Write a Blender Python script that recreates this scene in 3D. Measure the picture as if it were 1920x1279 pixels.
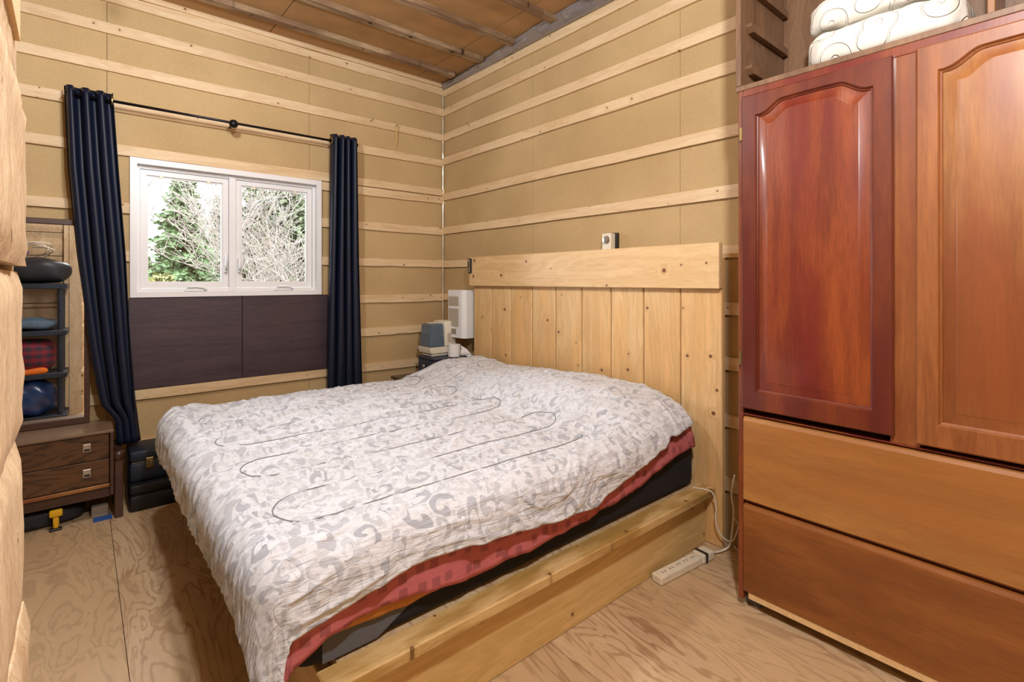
import bpy, bmesh, math, random
import numpy as np
from mathutils import Vector, Matrix

# ------------------------------------------------------------------ camera, sky, lamps, exposure
sc = bpy.context.scene
COL = sc.collection
for o in list(bpy.data.objects):
    bpy.data.objects.remove(o, do_unlink=True)

CAMZ = 1.344
F_PX, HOR_Y = 949.6, 527.0
cam_d = bpy.data.cameras.new('camera')
cam = bpy.data.objects.new('camera', cam_d); COL.objects.link(cam)
cam_d.sensor_width = 36.0
cam_d.lens = 36.0 * F_PX / 1920.0
cam_d.shift_y = -(639.5 - HOR_Y) / 1920.0
cam_d.clip_start = 0.02
cam.location = (0, 0, CAMZ)
cam.rotation_euler = (math.radians(90), 0, math.radians(-40.4))
sc.camera = cam

w = bpy.data.worlds.new('world'); sc.world = w; w.use_nodes = True
bg = w.node_tree.nodes['Background']
bg.inputs[0].default_value = (0.93, 0.97, 1.0, 1)
bg.inputs[1].default_value = 17.0
sc.cycles.max_bounces = 7; sc.cycles.diffuse_bounces = 3; sc.cycles.glossy_bounces = 4; sc.cycles.transmission_bounces = 4; sc.cycles.caustics_reflective = False; sc.cycles.caustics_refractive = False

sc.view_settings.view_transform = 'Standard'
sc.view_settings.look = 'None'
sc.view_settings.gamma = 1.0
sc.view_settings.use_curve_mapping = False
sc.view_settings.exposure = 0.26
LAMP_W, HALL_W = 58.0, 145.0          # bulbs: over the foot of the bed, in the doorway space around the camera
LAMP_P, HALL_P = (0.30, 2.30, 2.86), (0.50, 0.02, 2.80)
LAMP_C = (.95, .975, 1.0)

# ------------------------------------------------------------------ helpers
ORG = {}
def lin(r, g, b):
    f = lambda c: (c/255/12.92) if c/255 <= .04045 else ((c/255+.055)/1.055)**2.4
    return (f(r), f(g), f(b), 1)

class MB:
    def __init__(s): s.v = []; s.f = []
    def add(s, vs, fs):
        n = len(s.v); s.v += [tuple(map(float, p)) for p in vs]; s.f += [tuple(i+n for i in f) for f in fs]; return s
    def box(s, x0, x1, y0, y1, z0, z1, ch=0.0):
        if ch <= 0:
            return s.add([(x0,y0,z0),(x1,y0,z0),(x1,y1,z0),(x0,y1,z0),(x0,y0,z1),(x1,y0,z1),(x1,y1,z1),(x0,y1,z1)],
                  [(0,3,2,1),(4,5,6,7),(0,1,5,4),(1,2,6,5),(2,3,7,6),(3,0,4,7)])
        bm = bmesh.new()
        r = bmesh.ops.create_cube(bm, size=1)
        for v in bm.verts:
            v.co = Vector(((x0+x1)/2+v.co.x*(x1-x0), (y0+y1)/2+v.co.y*(y1-y0), (z0+z1)/2+v.co.z*(z1-z0)))
        bmesh.ops.bevel(bm, geom=list(bm.edges), offset=ch, segments=2 if ch > .006 else 1, affect='EDGES', profile=.5)
        bm.verts.index_update()
        s.add([v.co[:] for v in bm.verts], [[v.index for v in f.verts] for f in bm.faces]); bm.free()
        return s
    def prism(s, pts, axis, a0, a1):
        """extrude a 2D polygon; axis 'x': pts are (y,z); 'y': (x,z); 'z': (x,y)"""
        n = len(pts)
        def P(p, a): return (a, p[0], p[1]) if axis == 'x' else (p[0], a, p[1]) if axis == 'y' else (p[0], p[1], a)
        vs = [P(p, a0) for p in pts] + [P(p, a1) for p in pts]
        fs = [tuple(range(n))[::-1], tuple(range(n, 2*n))] + [(i, (i+1) % n, n+(i+1) % n, n+i) for i in range(n)]
        return s.add(vs, fs)
    def tube(s, pts, r, n=8, cap=True):
        pts = [Vector(p) for p in pts]; rs = r if isinstance(r, (list, tuple)) else [r]*len(pts)
        vs = []; fs = []; up = Vector((0, 0, 1))
        t0 = (pts[1]-pts[0]).normalized()
        if abs(t0.z) > .9: up = Vector((1, 0, 0))
        a = t0.cross(up).normalized()
        for i, p in enumerate(pts):
            t = (pts[min(i+1, len(pts)-1)] - pts[max(i-1, 0)]).normalized()
            a = (a - t*a.dot(t)).normalized(); b = t.cross(a)
            for k in range(n):
                q = 2*math.pi*k/n
                vs.append(p + (a*math.cos(q)+b*math.sin(q))*rs[i])
        for i in range(len(pts)-1):
            for k in range(n):
                fs.append((i*n+k, i*n+(k+1) % n, (i+1)*n+(k+1) % n, (i+1)*n+k))
        if cap:
            fs.append(tuple(range(n))[::-1]); fs.append(tuple(range((len(pts)-1)*n, len(pts)*n)))
        return s.add(vs, fs)
    def lathe(s, c, prof, n=20, axis='z'):
        vs = []; fs = []
        for (r, h) in prof:
            for k in range(n):
                q = 2*math.pi*k/n; u, v = r*math.cos(q), r*math.sin(q)
                vs.append((c[0]+u, c[1]+v, c[2]+h) if axis == 'z' else (c[0]+h, c[1]+u, c[2]+v) if axis == 'x' else (c[0]+u, c[1]+h, c[2]+v))
        m = len(prof)
        for i in range(m-1):
            for k in range(n):
                fs.append((i*n+k, i*n+(k+1) % n, (i+1)*n+(k+1) % n, (i+1)*n+k))
        fs.append(tuple(range(n))[::-1]); fs.append(tuple(range((m-1)*n, m*n)))
        return s.add(vs, fs)
    def build(s, name, mat, parent=None, smooth=False, origin=None, uv=None, fix=True):
        o0 = ORG[parent.name] if parent is not None else Vector(origin or (0, 0, 0))
        me = bpy.data.meshes.new(name)
        me.from_pydata([(p[0]-o0[0], p[1]-o0[1], p[2]-o0[2]) for p in s.v], [], s.f)
        if fix:
            bm = bmesh.new(); bm.from_mesh(me); bmesh.ops.recalc_face_normals(bm, faces=bm.faces); bm.to_mesh(me); bm.free()
        if mat: me.materials.append(mat)
        if smooth is True: me.polygons.foreach_set('use_smooth', [True]*len(me.polygons))
        elif smooth: 
            me.polygons.foreach_set('use_smooth', [True]*len(me.polygons)); me.set_sharp_from_angle(angle=math.radians(smooth))
        if uv is not None:
            l = me.uv_layers.new(name='UVMap'); idx = np.zeros(len(me.loops), dtype=np.int32); me.loops.foreach_get('vertex_index', idx)
            l.data.foreach_set('uv', np.asarray(uv, dtype=np.float32)[idx].ravel())
        o = bpy.data.objects.new(name, me); COL.objects.link(o)
        if parent is not None: o.parent = parent
        else: o.location = o0
        ORG[o.name] = o0
        return o

def thing(name, label, cat, loc, group=None):
    o = bpy.data.objects.new(name, None); COL.objects.link(o); o.location = loc; ORG[o.name] = Vector(loc)
    o.empty_display_size = .1
    o['label'] = label; o['category'] = cat
    if group: o['group'] = group
    return o
def tag(o, label, cat, group=None):
    o['label'] = label; o['category'] = cat
    if group: o['group'] = group
    return o
def struct(o, label=None):
    o['kind'] = 'structure'
    if label: o['label'] = label; 
    return o
def B(name, mat, parent, x0, x1, y0, y1, z0, z1, ch=0.0, smooth=False):
    return MB().box(x0, x1, y0, y1, z0, z1, ch).build(name, mat, parent, smooth)

def RB(b, mx, c, half, n=3.0, nu=40, nv=24, defo=None):
    """superellipsoid: a soft rounded bundle"""
    vs = []; fs = []
    sg = lambda a, p: math.copysign(abs(a)**p, a)
    for j in range(nv+1):
        ph = -math.pi/2 + math.pi*j/nv
        for i in range(nu):
            th = 2*math.pi*i/nu
            e = 2.0/n
            x = sg(math.cos(ph), e)*sg(math.cos(th), e); y = sg(math.cos(ph), e)*sg(math.sin(th), e); z = sg(math.sin(ph), e)
            p = Vector((c[0]+half[0]*x, c[1]+half[1]*y, c[2]+half[2]*z))
            if defo: p = defo(p, x, y, z)
            vs.append(p)
    for j in range(nv):
        for i in range(nu):
            fs.append((j*nu+i, j*nu+(i+1) % nu, (j+1)*nu+(i+1) % nu, (j+1)*nu+i))
    return b.add(vs, fs)

# numpy value noise
def _h(ix, iy, seed):
    n = (ix.astype(np.int64)*374761393 + iy.astype(np.int64)*668265263 + seed*974634777) & 0x7fffffff
    n = ((n ^ (n >> 13))*1274126177) & 0x7fffffff
    return ((n ^ (n >> 16)) & 0xffff)/65535.0
def vn(x, y, seed=0):
    x = np.asarray(x, float); y = np.asarray(y, float)
    ix = np.floor(x); iy = np.floor(y); fx = x-ix; fy = y-iy
    fx = fx*fx*fx*(fx*(fx*6-15)+10); fy = fy*fy*fy*(fy*(fy*6-15)+10)
    a = _h(ix, iy, seed); b = _h(ix+1, iy, seed); c = _h(ix, iy+1, seed); d = _h(ix+1, iy+1, seed)
    return (a*(1-fx)+b*fx)*(1-fy)+(c*(1-fx)+d*fx)*fy
def fbm(x, y, seed=0, o=3):
    t = 0; a = .5
    for k in range(o):
        t = t+a*vn(x*2**k, y*2**k, seed+k*7); a *= .5
    return t
def ridge(x, y, seed=0):
    return 1-np.abs(2*vn(x, y, seed)-1)

# ------------------------------------------------------------------ materials
def mat_new(name):
    m = bpy.data.materials.new(name); m.use_nodes = True
    nt = m.node_tree; b = nt.nodes['Principled BSDF']
    return m, nt, b
def plain(name, col, rough=.5, metal=0, coat=0, noise=0.0, nscale=30, bump=0.0, sheen=0, spec=.5, trans=0):
    m, nt, b = mat_new(name)
    b.inputs['Base Color'].default_value = col; b.inputs['Roughness'].default_value = rough
    b.inputs['Metallic'].default_value = metal; b.inputs['Coat Weight'].default_value = coat
    b.inputs['Sheen Weight'].default_value = sheen; b.inputs['Specular IOR Level'].default_value = spec
    b.inputs['Transmission Weight'].default_value = trans
    if noise or bump:
        L = nt.links; tc = nt.nodes.new('ShaderNodeTexCoord'); n = nt.nodes.new('ShaderNodeTexNoise')
        n.inputs['Scale'].default_value = nscale; n.inputs['Detail'].default_value = 5
        L.new(tc.outputs['Object'], n.inputs['Vector'])
        if noise:
            mx = nt.nodes.new('ShaderNodeMix'); mx.data_type = 'RGBA'
            mx.inputs[6].default_value = tuple(c*(1-noise) for c in col[:3])+(1,); mx.inputs[7].default_value = tuple(min(1, c*(1+noise)) for c in col[:3])+(1,)
            mr = nt.nodes.new('ShaderNodeMapRange'); mr.inputs[1].default_value = .3; mr.inputs[2].default_value = .7
            L.new(n.outputs['Fac'], mr.inputs[0]); L.new(mr.outputs[0], mx.inputs[0]); L.new(mx.outputs[2], b.inputs['Base Color'])
        if bump:
            bp = nt.nodes.new('ShaderNodeBump'); bp.inputs['Strength'].default_value = bump; bp.inputs['Distance'].default_value = .004
            L.new(n.outputs['Fac'], bp.inputs['Height']); L.new(bp.outputs[0], b.inputs['Normal'])
    return m
def N(nt, t, **kw):
    n = nt.nodes.new(t)
    for k, v in kw.items():
        if k.startswith('i_'): n.inputs[int(k[2:])].default_value = v
        else: setattr(n, k, v)
    return n
def math_n(nt, op, a, b=None, c=None):
    n = nt.nodes.new('ShaderNodeMath'); n.operation = op
    for i, x in enumerate((a, b, c)):
        if x is None: continue
        if hasattr(x, 'is_output'): nt.links.new(x, n.inputs[i])
        else: n.inputs[i].default_value = x
    return n.outputs[0]
def mixc(nt, fac, a, b):
    n = nt.nodes.new('ShaderNodeMix'); n.data_type = 'RGBA'
    for s, x in ((0, fac), (6, a), (7, b)):
        if hasattr(x, 'is_output'): nt.links.new(x, n.inputs[s])
        else: n.inputs[s].default_value = x
    return n.outputs[2]
def rng(nt, x, a, b, c=0, d=1, smooth=False):
    n = nt.nodes.new('ShaderNodeMapRange'); n.inputs[1].default_value = a; n.inputs[2].default_value = b; n.inputs[3].default_value = c; n.inputs[4].default_value = d
    if smooth: n.interpolation_type = 'SMOOTHSTEP'
    nt.links.new(x, n.inputs[0]); return n.outputs[0]

def wood(name, dark, light, axis='x', rings=9, knot=None, knot_scale=8, knot_r=.10, rough=.55, coat=0.0, bump=.15, var=None, var_scale=1.5,
         stretch=8.0, fibre=.35, contour=0.0, flat=None, knot_cut=.45, warp=.5, band=.3):
    """grain along the given object axis; rings = cross grain frequency per metre; contour >0: plywood-like figure"""
    m, nt, b = mat_new(name); L = nt.links
    tc = N(nt, 'ShaderNodeTexCoord'); oi = N(nt, 'ShaderNodeObjectInfo')
    va = N(nt, 'ShaderNodeVectorMath', operation='MULTIPLY_ADD')
    cmb = N(nt, 'ShaderNodeCombineXYZ')
    for i in range(3): L.new(oi.outputs['Random'], cmb.inputs[i])
    L.new(cmb.outputs[0], va.inputs[0]); va.inputs[1].default_value = (37.0, 23.0, 51.0); L.new(tc.outputs['Object'], va.inputs[2])
    P = va.outputs[0]
    def mapped(s):
        k = N(nt, 'ShaderNodeMapping'); a = {'x': 0, 'y': 1, 'z': 2}[axis]; v = [s]*3; v[a] = s/stretch; k.inputs['Scale'].default_value = v; L.new(P, k.inputs['Vector']); return k.outputs[0]
    vor = None
    n1 = N(nt, 'ShaderNodeTexNoise'); n1.inputs['Scale'].default_value = 1; n1.inputs['Detail'].default_value = 4; n1.inputs['Distortion'].default_value = warp
    L.new(mapped(rings), n1.inputs['Vector'])
    f = n1.outputs['Fac']
    if knot is not None:
        vor = N(nt, 'ShaderNodeTexVoronoi'); vor.inputs['Scale'].default_value = knot_scale
        if flat:
            vor.voronoi_dimensions = '2D'; ks = N(nt, 'ShaderNodeSeparateXYZ'); kc = N(nt, 'ShaderNodeCombineXYZ'); L.new(P, ks.inputs[0])
            for q, ax in enumerate([a_ for a_ in 'xyz' if a_ != flat]): L.new(ks.outputs['xyz'.index(ax)], kc.inputs[q])
            L.new(kc.outputs[0], vor.inputs['Vector'])
        else: L.new(P, vor.inputs['Vector'])
        sel = N(nt, 'ShaderNodeSeparateColor'); L.new(vor.outputs['Color'], sel.inputs[0])
        kd = math_n(nt, 'DIVIDE', vor.outputs['Distance'], math_n(nt, 'MULTIPLY_ADD', sel.outputs[1], .8, .35))
        gate = math_n(nt, 'GREATER_THAN', sel.outputs[0], knot_cut)
        near = math_n(nt, 'MULTIPLY', rng(nt, kd, 0, knot_r*3.2, 1, 0, True), gate)
        f = math_n(nt, 'ADD', f, math_n(nt, 'MULTIPLY', near, .22))
    n2 = N(nt, 'ShaderNodeTexNoise'); n2.inputs['Scale'].default_value = 1; n2.inputs['Detail'].default_value = 3
    L.new(mapped(rings*16), n2.inputs['Vector'])
    if contour:
        s = math_n(nt, 'SINE', math_n(nt, 'MULTIPLY', f, contour))
        band = rng(nt, s, .1, 1.0, 0, 1, True)
        g = math_n(nt, 'ADD', math_n(nt, 'MULTIPLY', band, .55), math_n(nt, 'MULTIPLY', rng(nt, f, .3, .7), .45))
    else:
        s = math_n(nt, 'SINE', math_n(nt, 'MULTIPLY', f, 42.0))
        g = math_n(nt, 'ADD', math_n(nt, 'MULTIPLY', rng(nt, s, -1, 1), band), math_n(nt, 'MULTIPLY', rng(nt, f, .3, .7), 1-band))
    g2 = math_n(nt, 'ADD', math_n(nt, 'MULTIPLY', g, 1-fibre), math_n(nt, 'MULTIPLY', rng(nt, n2.outputs['Fac'], .25, .75), fibre))
    c = mixc(nt, g2, light, dark)
    if var is not None:
        nv = N(nt, 'ShaderNodeTexNoise'); nv.inputs['Scale'].default_value = 1; nv.inputs['Detail'].default_value = 3
        k = N(nt, 'ShaderNodeMapping'); a = {'x': 0, 'y': 1, 'z': 2}[axis]; v = [var_scale*3]*3; v[a] = var_scale*.8; k.inputs['Scale'].default_value = v; L.new(P, k.inputs['Vector']); L.new(k.outputs[0], nv.inputs['Vector'])
        c = mixc(nt, rng(nt, nv.outputs['Fac'], .38, .62, 0, 1, True), c, mixc(nt, g2, tuple(min(1, q*1.15) for q in var[:3])+(1,), tuple(q*.75 for q in var[:3])+(1,)))
    if knot is not None:
        core = math_n(nt, 'MULTIPLY', rng(nt, kd, knot_r*.45, knot_r, 1, 0, True), gate)
        c = mixc(nt, core, c, knot)
    L.new(c, b.inputs['Base Color'])
    b.inputs['Roughness'].default_value = rough; b.inputs['Coat Weight'].default_value = coat; b.inputs['Coat Roughness'].default_value = .12
    if bump:
        bp = N(nt, 'ShaderNodeBump'); bp.inputs['Strength'].default_value = bump; bp.inputs['Distance'].default_value = .002
        L.new(g2, bp.inputs['Height']); L.new(bp.outputs[0], b.inputs['Normal'])
    return m

KN = lin(112, 66, 34)
PINE_D, PINE_L = lin(206, 164, 112), lin(232, 200, 152)
M = {}
M['batten_x'] = wood('pine strapping along x', lin(204,168,122), lin(238,214,176), 'x', 14, KN, 10, .085, .6, 0, .2, flat='y', knot_cut=.72)
M['batten_y'] = wood('pine strapping along y', lin(204,168,122), lin(238,214,176), 'y', 14, KN, 10, .085, .6, 0, .2, flat='x', knot_cut=.72)
M['pine_z'] = wood('pine plank upright', lin(204,160,104), lin(238,206,154), 'z', 10, KN, 6.5, .11, .5, .05, .2, var=lin(226,180,120), var_scale=2, flat='x', knot_cut=.70, band=.4)
M['pine_y'] = wood('pine plank along y', lin(208,166,112), lin(238,206,156), 'y', 9, KN, 8, .115, .5, .05, .2, flat='x', knot_cut=.66, band=.4)
M['pine_x'] = wood('pine plank along x', lin(192,154,92), lin(230,198,138), 'x', 8, KN, 7, .125, .5, .05, .2, flat='y', knot_cut=.68, band=.4)
M['pine_cap'] = wood('rough pine cap', lin(186,148,92), lin(232,204,148), 'x', 10, lin(120,85,40), 9, .12, .6, 0, .35, var=lin(176,138,74), var_scale=4, flat='z', knot_cut=.6)
M['plywood'] = wood('plywood sheet', lin(154,114,82), lin(216,192,156), 'y', 4.4, None, rough=.45, coat=.05, bump=.06, contour=85, stretch=4.5, fibre=.22, var=lin(196,166,128), var_scale=1.2, warp=1.1)
M['ceil_board'] = plain('ceiling fibreboard', lin(172,132,86), .8, noise=.13, nscale=5, bump=.1)
M['joist'] = wood('weathered ceiling strapping', lin(104,80,56), lin(204,176,140), 'x', 12, lin(60,40,26), 8, .14, .75, 0, .3, var=lin(128,98,72), var_scale=3, flat='z')
M['log'] = wood('sawn log end', lin(186,146,100), lin(238,216,182), 'z', 16, lin(120,76,40), 9, .10, .8, 0, 1.0, stretch=4, fibre=.5, flat='x', knot_cut=.6)
M['log_x'] = wood('hewn log along x', lin(168,130,82), lin(216,182,132), 'x', 9, lin(110,70,36), 6, .09, .75, 0, .5)
M['cherry_red'] = wood('red brown stained cherry', lin(92,30,14), lin(162,80,34), 'z', 10, None, rough=.4, coat=.3, bump=.05, var=lin(112,32,22), var_scale=1.7, stretch=9, band=.15)
M['cherry_frame'] = wood('dark red brown stained cherry frame', lin(78,28,14), lin(132,60,28), 'z', 10, None, rough=.4, coat=.3, bump=.05, var=lin(92,30,20), var_scale=2, stretch=9, band=.15)
M['cherry'] = wood('amber stained cherry', lin(118,70,30), lin(182,126,66), 'z', 9, None, rough=.42, coat=.3, bump=.05, var=lin(134,72,34), var_scale=1.3, stretch=9, band=.15)  # second door and drawers: tone partly wood variance, partly reflection put into colour
M['cherry_y'] = wood('amber stained cherry flat grain', lin(128,82,38), lin(192,138,74), 'y', 9, None, rough=.42, coat=.3, bump=.05, var=lin(156,100,48), var_scale=1.2, stretch=8, band=.15)  # upper drawer tone: the wood's own plus some painted-in reflection
M['cherry_y2'] = wood('brown stained cherry flat grain', lin(108,60,24), lin(168,106,48), 'y', 9, None, rough=.42, coat=.3, bump=.05, var=lin(122,68,26), var_scale=1.6, stretch=7, band=.15)  # lower drawer tone: wood variance, with reflection differences also held in the colour
M['cherry_mid'] = wood('medium brown stained cherry', lin(112,58,26), lin(170,106,56), 'z', 9, None, rough=.42, coat=.3, bump=.05, var=lin(124,60,30), var_scale=1.4, stretch=9, band=.15)
M['cherry_dark'] = wood('dark red cherry stile', lin(96,38,20), lin(146,76,40), 'z', 10, None, rough=.4, coat=.3, bump=.05)
M['walnut'] = wood('greyish walnut box', lin(92,64,46), lin(146,112,82), 'z', 12, None, rough=.5, coat=.1, bump=.1)
M['wenge'] = wood('dark figured veneer', lin(34,20,12), lin(100,66,38), 'x', 7, None, rough=.4, coat=.15, bump=.05, contour=70, stretch=5, warp=.8, fibre=.15)
M['dark_wood'] = wood('dark brown furniture wood', lin(50,30,24), lin(88,56,44), 'x', 12, None, rough=.4, coat=.2, bump=.05)
M['dress_top'] = wood('worn dresser top', lin(104,82,64), lin(150,124,100), 'x', 14, None, rough=.32, coat=.2, bump=.05)
M['purple_ply'] = wood('dark purple brown stained panel', lin(44,32,38), lin(82,64,70), 'x', 16, None, rough=.5, coat=.05, bump=.15, stretch=14, fibre=.5)
M['raw_pine'] = plain('raw end grain', lin(226,190,140), .7, noise=.1, nscale=60)

def fibre_mat():
    m, nt, b = mat_new('tan fibreboard'); L = nt.links
    tc = N(nt, 'ShaderNodeTexCoord'); a = N(nt, 'ShaderNodeTexNoise'); a.inputs['Scale'].default_value = 260; a.inputs['Detail'].default_value = 3
    c = N(nt, 'ShaderNodeTexNoise'); c.inputs['Scale'].default_value = 1.6; c.inputs['Detail'].default_value = 4
    L.new(tc.outputs['Object'], a.inputs['Vector']); L.new(tc.outputs['Object'], c.inputs['Vector'])
    f = math_n(nt, 'ADD', math_n(nt, 'MULTIPLY', rng(nt, a.outputs['Fac'], .3, .7), .55), math_n(nt, 'MULTIPLY', rng(nt, c.outputs['Fac'], .35, .65), .45))
    L.new(mixc(nt, f, lin(176,146,101), lin(206,177,130)), b.inputs['Base Color']); b.inputs['Roughness'].default_value = .85
    bp = N(nt, 'ShaderNodeBump'); bp.inputs['Strength'].default_value = .25; bp.inputs['Distance'].default_value = .001
    L.new(a.outputs['Fac'], bp.inputs['Height']); L.new(bp.outputs[0], b.inputs['Normal'])
    return m
M['fibre'] = fibre_mat()

def quilt_mat():
    """off-white cotton printed with grey paisley scrolls"""
    m, nt, b = mat_new('paisley comforter print'); L = nt.links
    uv = N(nt, 'ShaderNodeUVMap'); 
    nz = N(nt, 'ShaderNodeTexNoise'); nz.inputs['Scale'].default_value = 9; nz.inputs['Detail'].default_value = 2; L.new(uv.outputs[0], nz.inputs['Vector'])
    sub = N(nt, 'ShaderNodeVectorMath', operation='SUBTRACT'); L.new(nz.outputs['Color'], sub.inputs[0]); sub.inputs[1].default_value = (.5, .5, .5)
    ma = N(nt, 'ShaderNodeVectorMath', operation='MULTIPLY_ADD'); L.new(sub.outputs[0], ma.inputs[0]); ma.inputs[1].default_value = (.09, .09, 0); L.new(uv.outputs[0], ma.inputs[2])
    P = ma.outputs[0]
    def scrolls(scale, twist, arms, thr):
        v1 = N(nt, 'ShaderNodeTexVoronoi'); v1.voronoi_dimensions = '2D'; v1.inputs['Scale'].default_value = scale; L.new(P, v1.inputs['Vector'])
        v2 = N(nt, 'ShaderNodeTexVoronoi'); v2.voronoi_dimensions = '2D'; v2.feature = 'DISTANCE_TO_EDGE'; v2.inputs['Scale'].default_value = scale; L.new(P, v2.inputs['Vector'])
        rel = N(nt, 'ShaderNodeVectorMath', operation='SUBTRACT'); L.new(P, rel.inputs[0]); L.new(v1.outputs['Position'], rel.inputs[1])
        sx = N(nt, 'ShaderNodeSeparateXYZ'); L.new(rel.outputs[0], sx.inputs[0]); sep = N(nt, 'ShaderNodeSeparateColor'); L.new(v1.outputs['Color'], sep.inputs[0])
        ang = math_n(nt, 'MULTIPLY', math_n(nt, 'ARCTAN2', sx.outputs[1], sx.outputs[0]), float(arms))
        ph = math_n(nt, 'ADD', math_n(nt, 'ADD', ang, math_n(nt, 'MULTIPLY', v1.outputs['Distance'], twist)), math_n(nt, 'MULTIPLY', sep.outputs[0], 6.28))
        arm = rng(nt, math_n(nt, 'SINE', ph), thr, thr+.3, 0, 1, True)
        edge = rng(nt, v2.outputs['Distance'], .03, .08, 0, 1, True)
        ink = math_n(nt, 'MULTIPLY', rng(nt, math_n(nt, 'ABSOLUTE', math_n(nt, 'SUBTRACT', math_n(nt, 'SINE', ph), thr)), .03, .10, 1, 0), math_n(nt, 'MULTIPLY', edge, math_n(nt, 'GREATER_THAN', sep.outputs[2], .72)))
        return math_n(nt, 'MULTIPLY', arm, edge), ink, sep
    f1, k1, s1 = scrolls(14, 8.0, 1, .15)
    f2, k2, s2 = scrolls(27, 6.0, 1, .25)
    base = mixc(nt, math_n(nt, 'MULTIPLY', f2, .6), lin(218,222,231), lin(194,199,209))
    base = mixc(nt, math_n(nt, 'MULTIPLY', f1, .8), base, mixc(nt, s1.outputs[1], lin(156,161,174), lin(200,204,213)))
    base = mixc(nt, math_n(nt, 'MULTIPLY', k1, .7), base, lin(88,86,92))
    L.new(base, b.inputs['Base Color']); b.inputs['Roughness'].default_value = .85; b.inputs['Sheen Weight'].default_value = .15
    mp = N(nt, 'ShaderNodeMapping'); mp.inputs['Scale'].default_value = (14, 72, 1); mp.inputs['Rotation'].default_value = (0, 0, .15); L.new(uv.outputs[0], mp.inputs['Vector'])
    wn = N(nt, 'ShaderNodeTexNoise'); wn.inputs['Scale'].default_value = 1; wn.inputs['Detail'].default_value = 4; wn.inputs['Distortion'].default_value = .6; L.new(mp.outputs[0], wn.inputs['Vector'])
    bp = N(nt, 'ShaderNodeBump'); bp.inputs['Strength'].default_value = .9; bp.inputs['Distance'].default_value = .010
    L.new(wn.outputs['Fac'], bp.inputs['Height']); L.new(bp.outputs[0], b.inputs['Normal'])
    return m
M['quilt'] = quilt_mat()

def sheet_mat():
    m, nt, b = mat_new('dusty rose cotton'); L = nt.links
    uv = N(nt, 'ShaderNodeUVMap')
    mp = N(nt, 'ShaderNodeMapping'); mp.inputs['Scale'].default_value = (8, 220, 1); L.new(uv.outputs[0], mp.inputs['Vector'])
    n = N(nt, 'ShaderNodeTexNoise'); n.inputs['Scale'].default_value = 1; n.inputs['Detail'].default_value = 3; L.new(mp.outputs[0], n.inputs['Vector'])
    v = N(nt, 'ShaderNodeTexVoronoi'); v.voronoi_dimensions = '2D'; v.inputs['Scale'].default_value = 17; v.inputs['Randomness'].default_value = .55; v.distance = 'CHEBYCHEV'; L.new(uv.outputs[0], v.inputs['Vector'])
    sq = rng(nt, v.outputs['Distance'], .22, .26, .6, 0)
    c = mixc(nt, n.outputs['Fac'], lin(168,80,86), lin(204,116,116))
    L.new(mixc(nt, sq, c, lin(128,66,74)), b.inputs['Base Color']); b.inputs['Roughness'].default_value = .8
    return m
M['sheet'] = sheet_mat()
M['thread'] = plain('grey quilting thread', lin(132,128,130), .8)

def plaid_mat():
    m, nt, b = mat_new('red and grey plaid'); L = nt.links
    tc = N(nt, 'ShaderNodeTexCoord'); sp = N(nt, 'ShaderNodeSeparateXYZ'); L.new(tc.outputs['Object'], sp.inputs[0])
    sx = math_n(nt, 'SINE', math_n(nt, 'MULTIPLY', sp.outputs[0], 90)); sz = math_n(nt, 'SINE', math_n(nt, 'MULTIPLY', sp.outputs[2], 90))
    c = mixc(nt, rng(nt, sx, -.2, .2), lin(120,24,44), lin(60,48,60)); c2 = mixc(nt, rng(nt, sz, -.2, .2), lin(150,30,52), lin(52,44,58))
    L.new(mixc(nt, .5, c, c2), b.inputs['Base Color']); b.inputs['Roughness'].default_value = .7
    return m
M['plaid'] = plaid_mat()

def glass_mat():
    m, nt, b = mat_new('window glass'); L = nt.links
    out = nt.nodes['Material Output']; tr = N(nt, 'ShaderNodeBsdfTransparent'); gl = N(nt, 'ShaderNodeBsdfGlossy'); gl.inputs['Roughness'].default_value = .02
    fr = N(nt, 'ShaderNodeFresnel'); fr.inputs[0].default_value = 1.45; mx = N(nt, 'ShaderNodeMixShader')
    L.new(fr.outputs[0], mx.inputs[0]); L.new(tr.outputs[0], mx.inputs[1]); L.new(gl.outputs[0], mx.inputs[2]); L.new(mx.outputs[0], out.inputs[0])
    return m
M['glass'] = glass_mat()
M['mirror'] = plain('mirror glass', (.92,.93,.92,1), .01, metal=1)
M['vinyl'] = plain('white vinyl', lin(236,236,238), .35, spec=.5)
M['navy'] = plain('navy satin cloth', lin(11,21,44), .5, noise=.15, nscale=90, bump=.05, spec=.4)
M['rod'] = plain('black metal rod', lin(34,30,34), .35, metal=.6)
M['steel'] = plain('nickel metal', lin(190,186,178), .3, metal=.9)
M['brass'] = plain('dull brass', lin(150,128,80), .4, metal=.8)
M['black_fab'] = plain('black mattress fabric', lin(20,20,27), .9, noise=.1, nscale=200, bump=.05)
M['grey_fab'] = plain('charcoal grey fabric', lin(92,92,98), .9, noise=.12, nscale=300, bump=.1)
def white_quilt():
    m, nt, b = mat_new('cream quilted cotton'); L = nt.links; b.inputs['Base Color'].default_value = lin(222,218,208); b.inputs['Roughness'].default_value = .85
    tc = N(nt, 'ShaderNodeTexCoord'); v = N(nt, 'ShaderNodeTexVoronoi'); v.feature = 'SMOOTH_F1'; v.inputs['Scale'].default_value = 9; v.inputs['Smoothness'].default_value = .15; L.new(tc.outputs['Object'], v.inputs['Vector'])
    s = math_n(nt, 'SINE', math_n(nt, 'MULTIPLY', v.outputs['Distance'], 17.0)); g = rng(nt, s, .80, 1.0, 1, 0, True)
    bp = N(nt, 'ShaderNodeBump'); bp.inputs['Strength'].default_value = .8; bp.inputs['Distance'].default_value = .008; L.new(g, bp.inputs['Height']); L.new(bp.outputs[0], b.inputs['Normal'])
    return m
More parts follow.
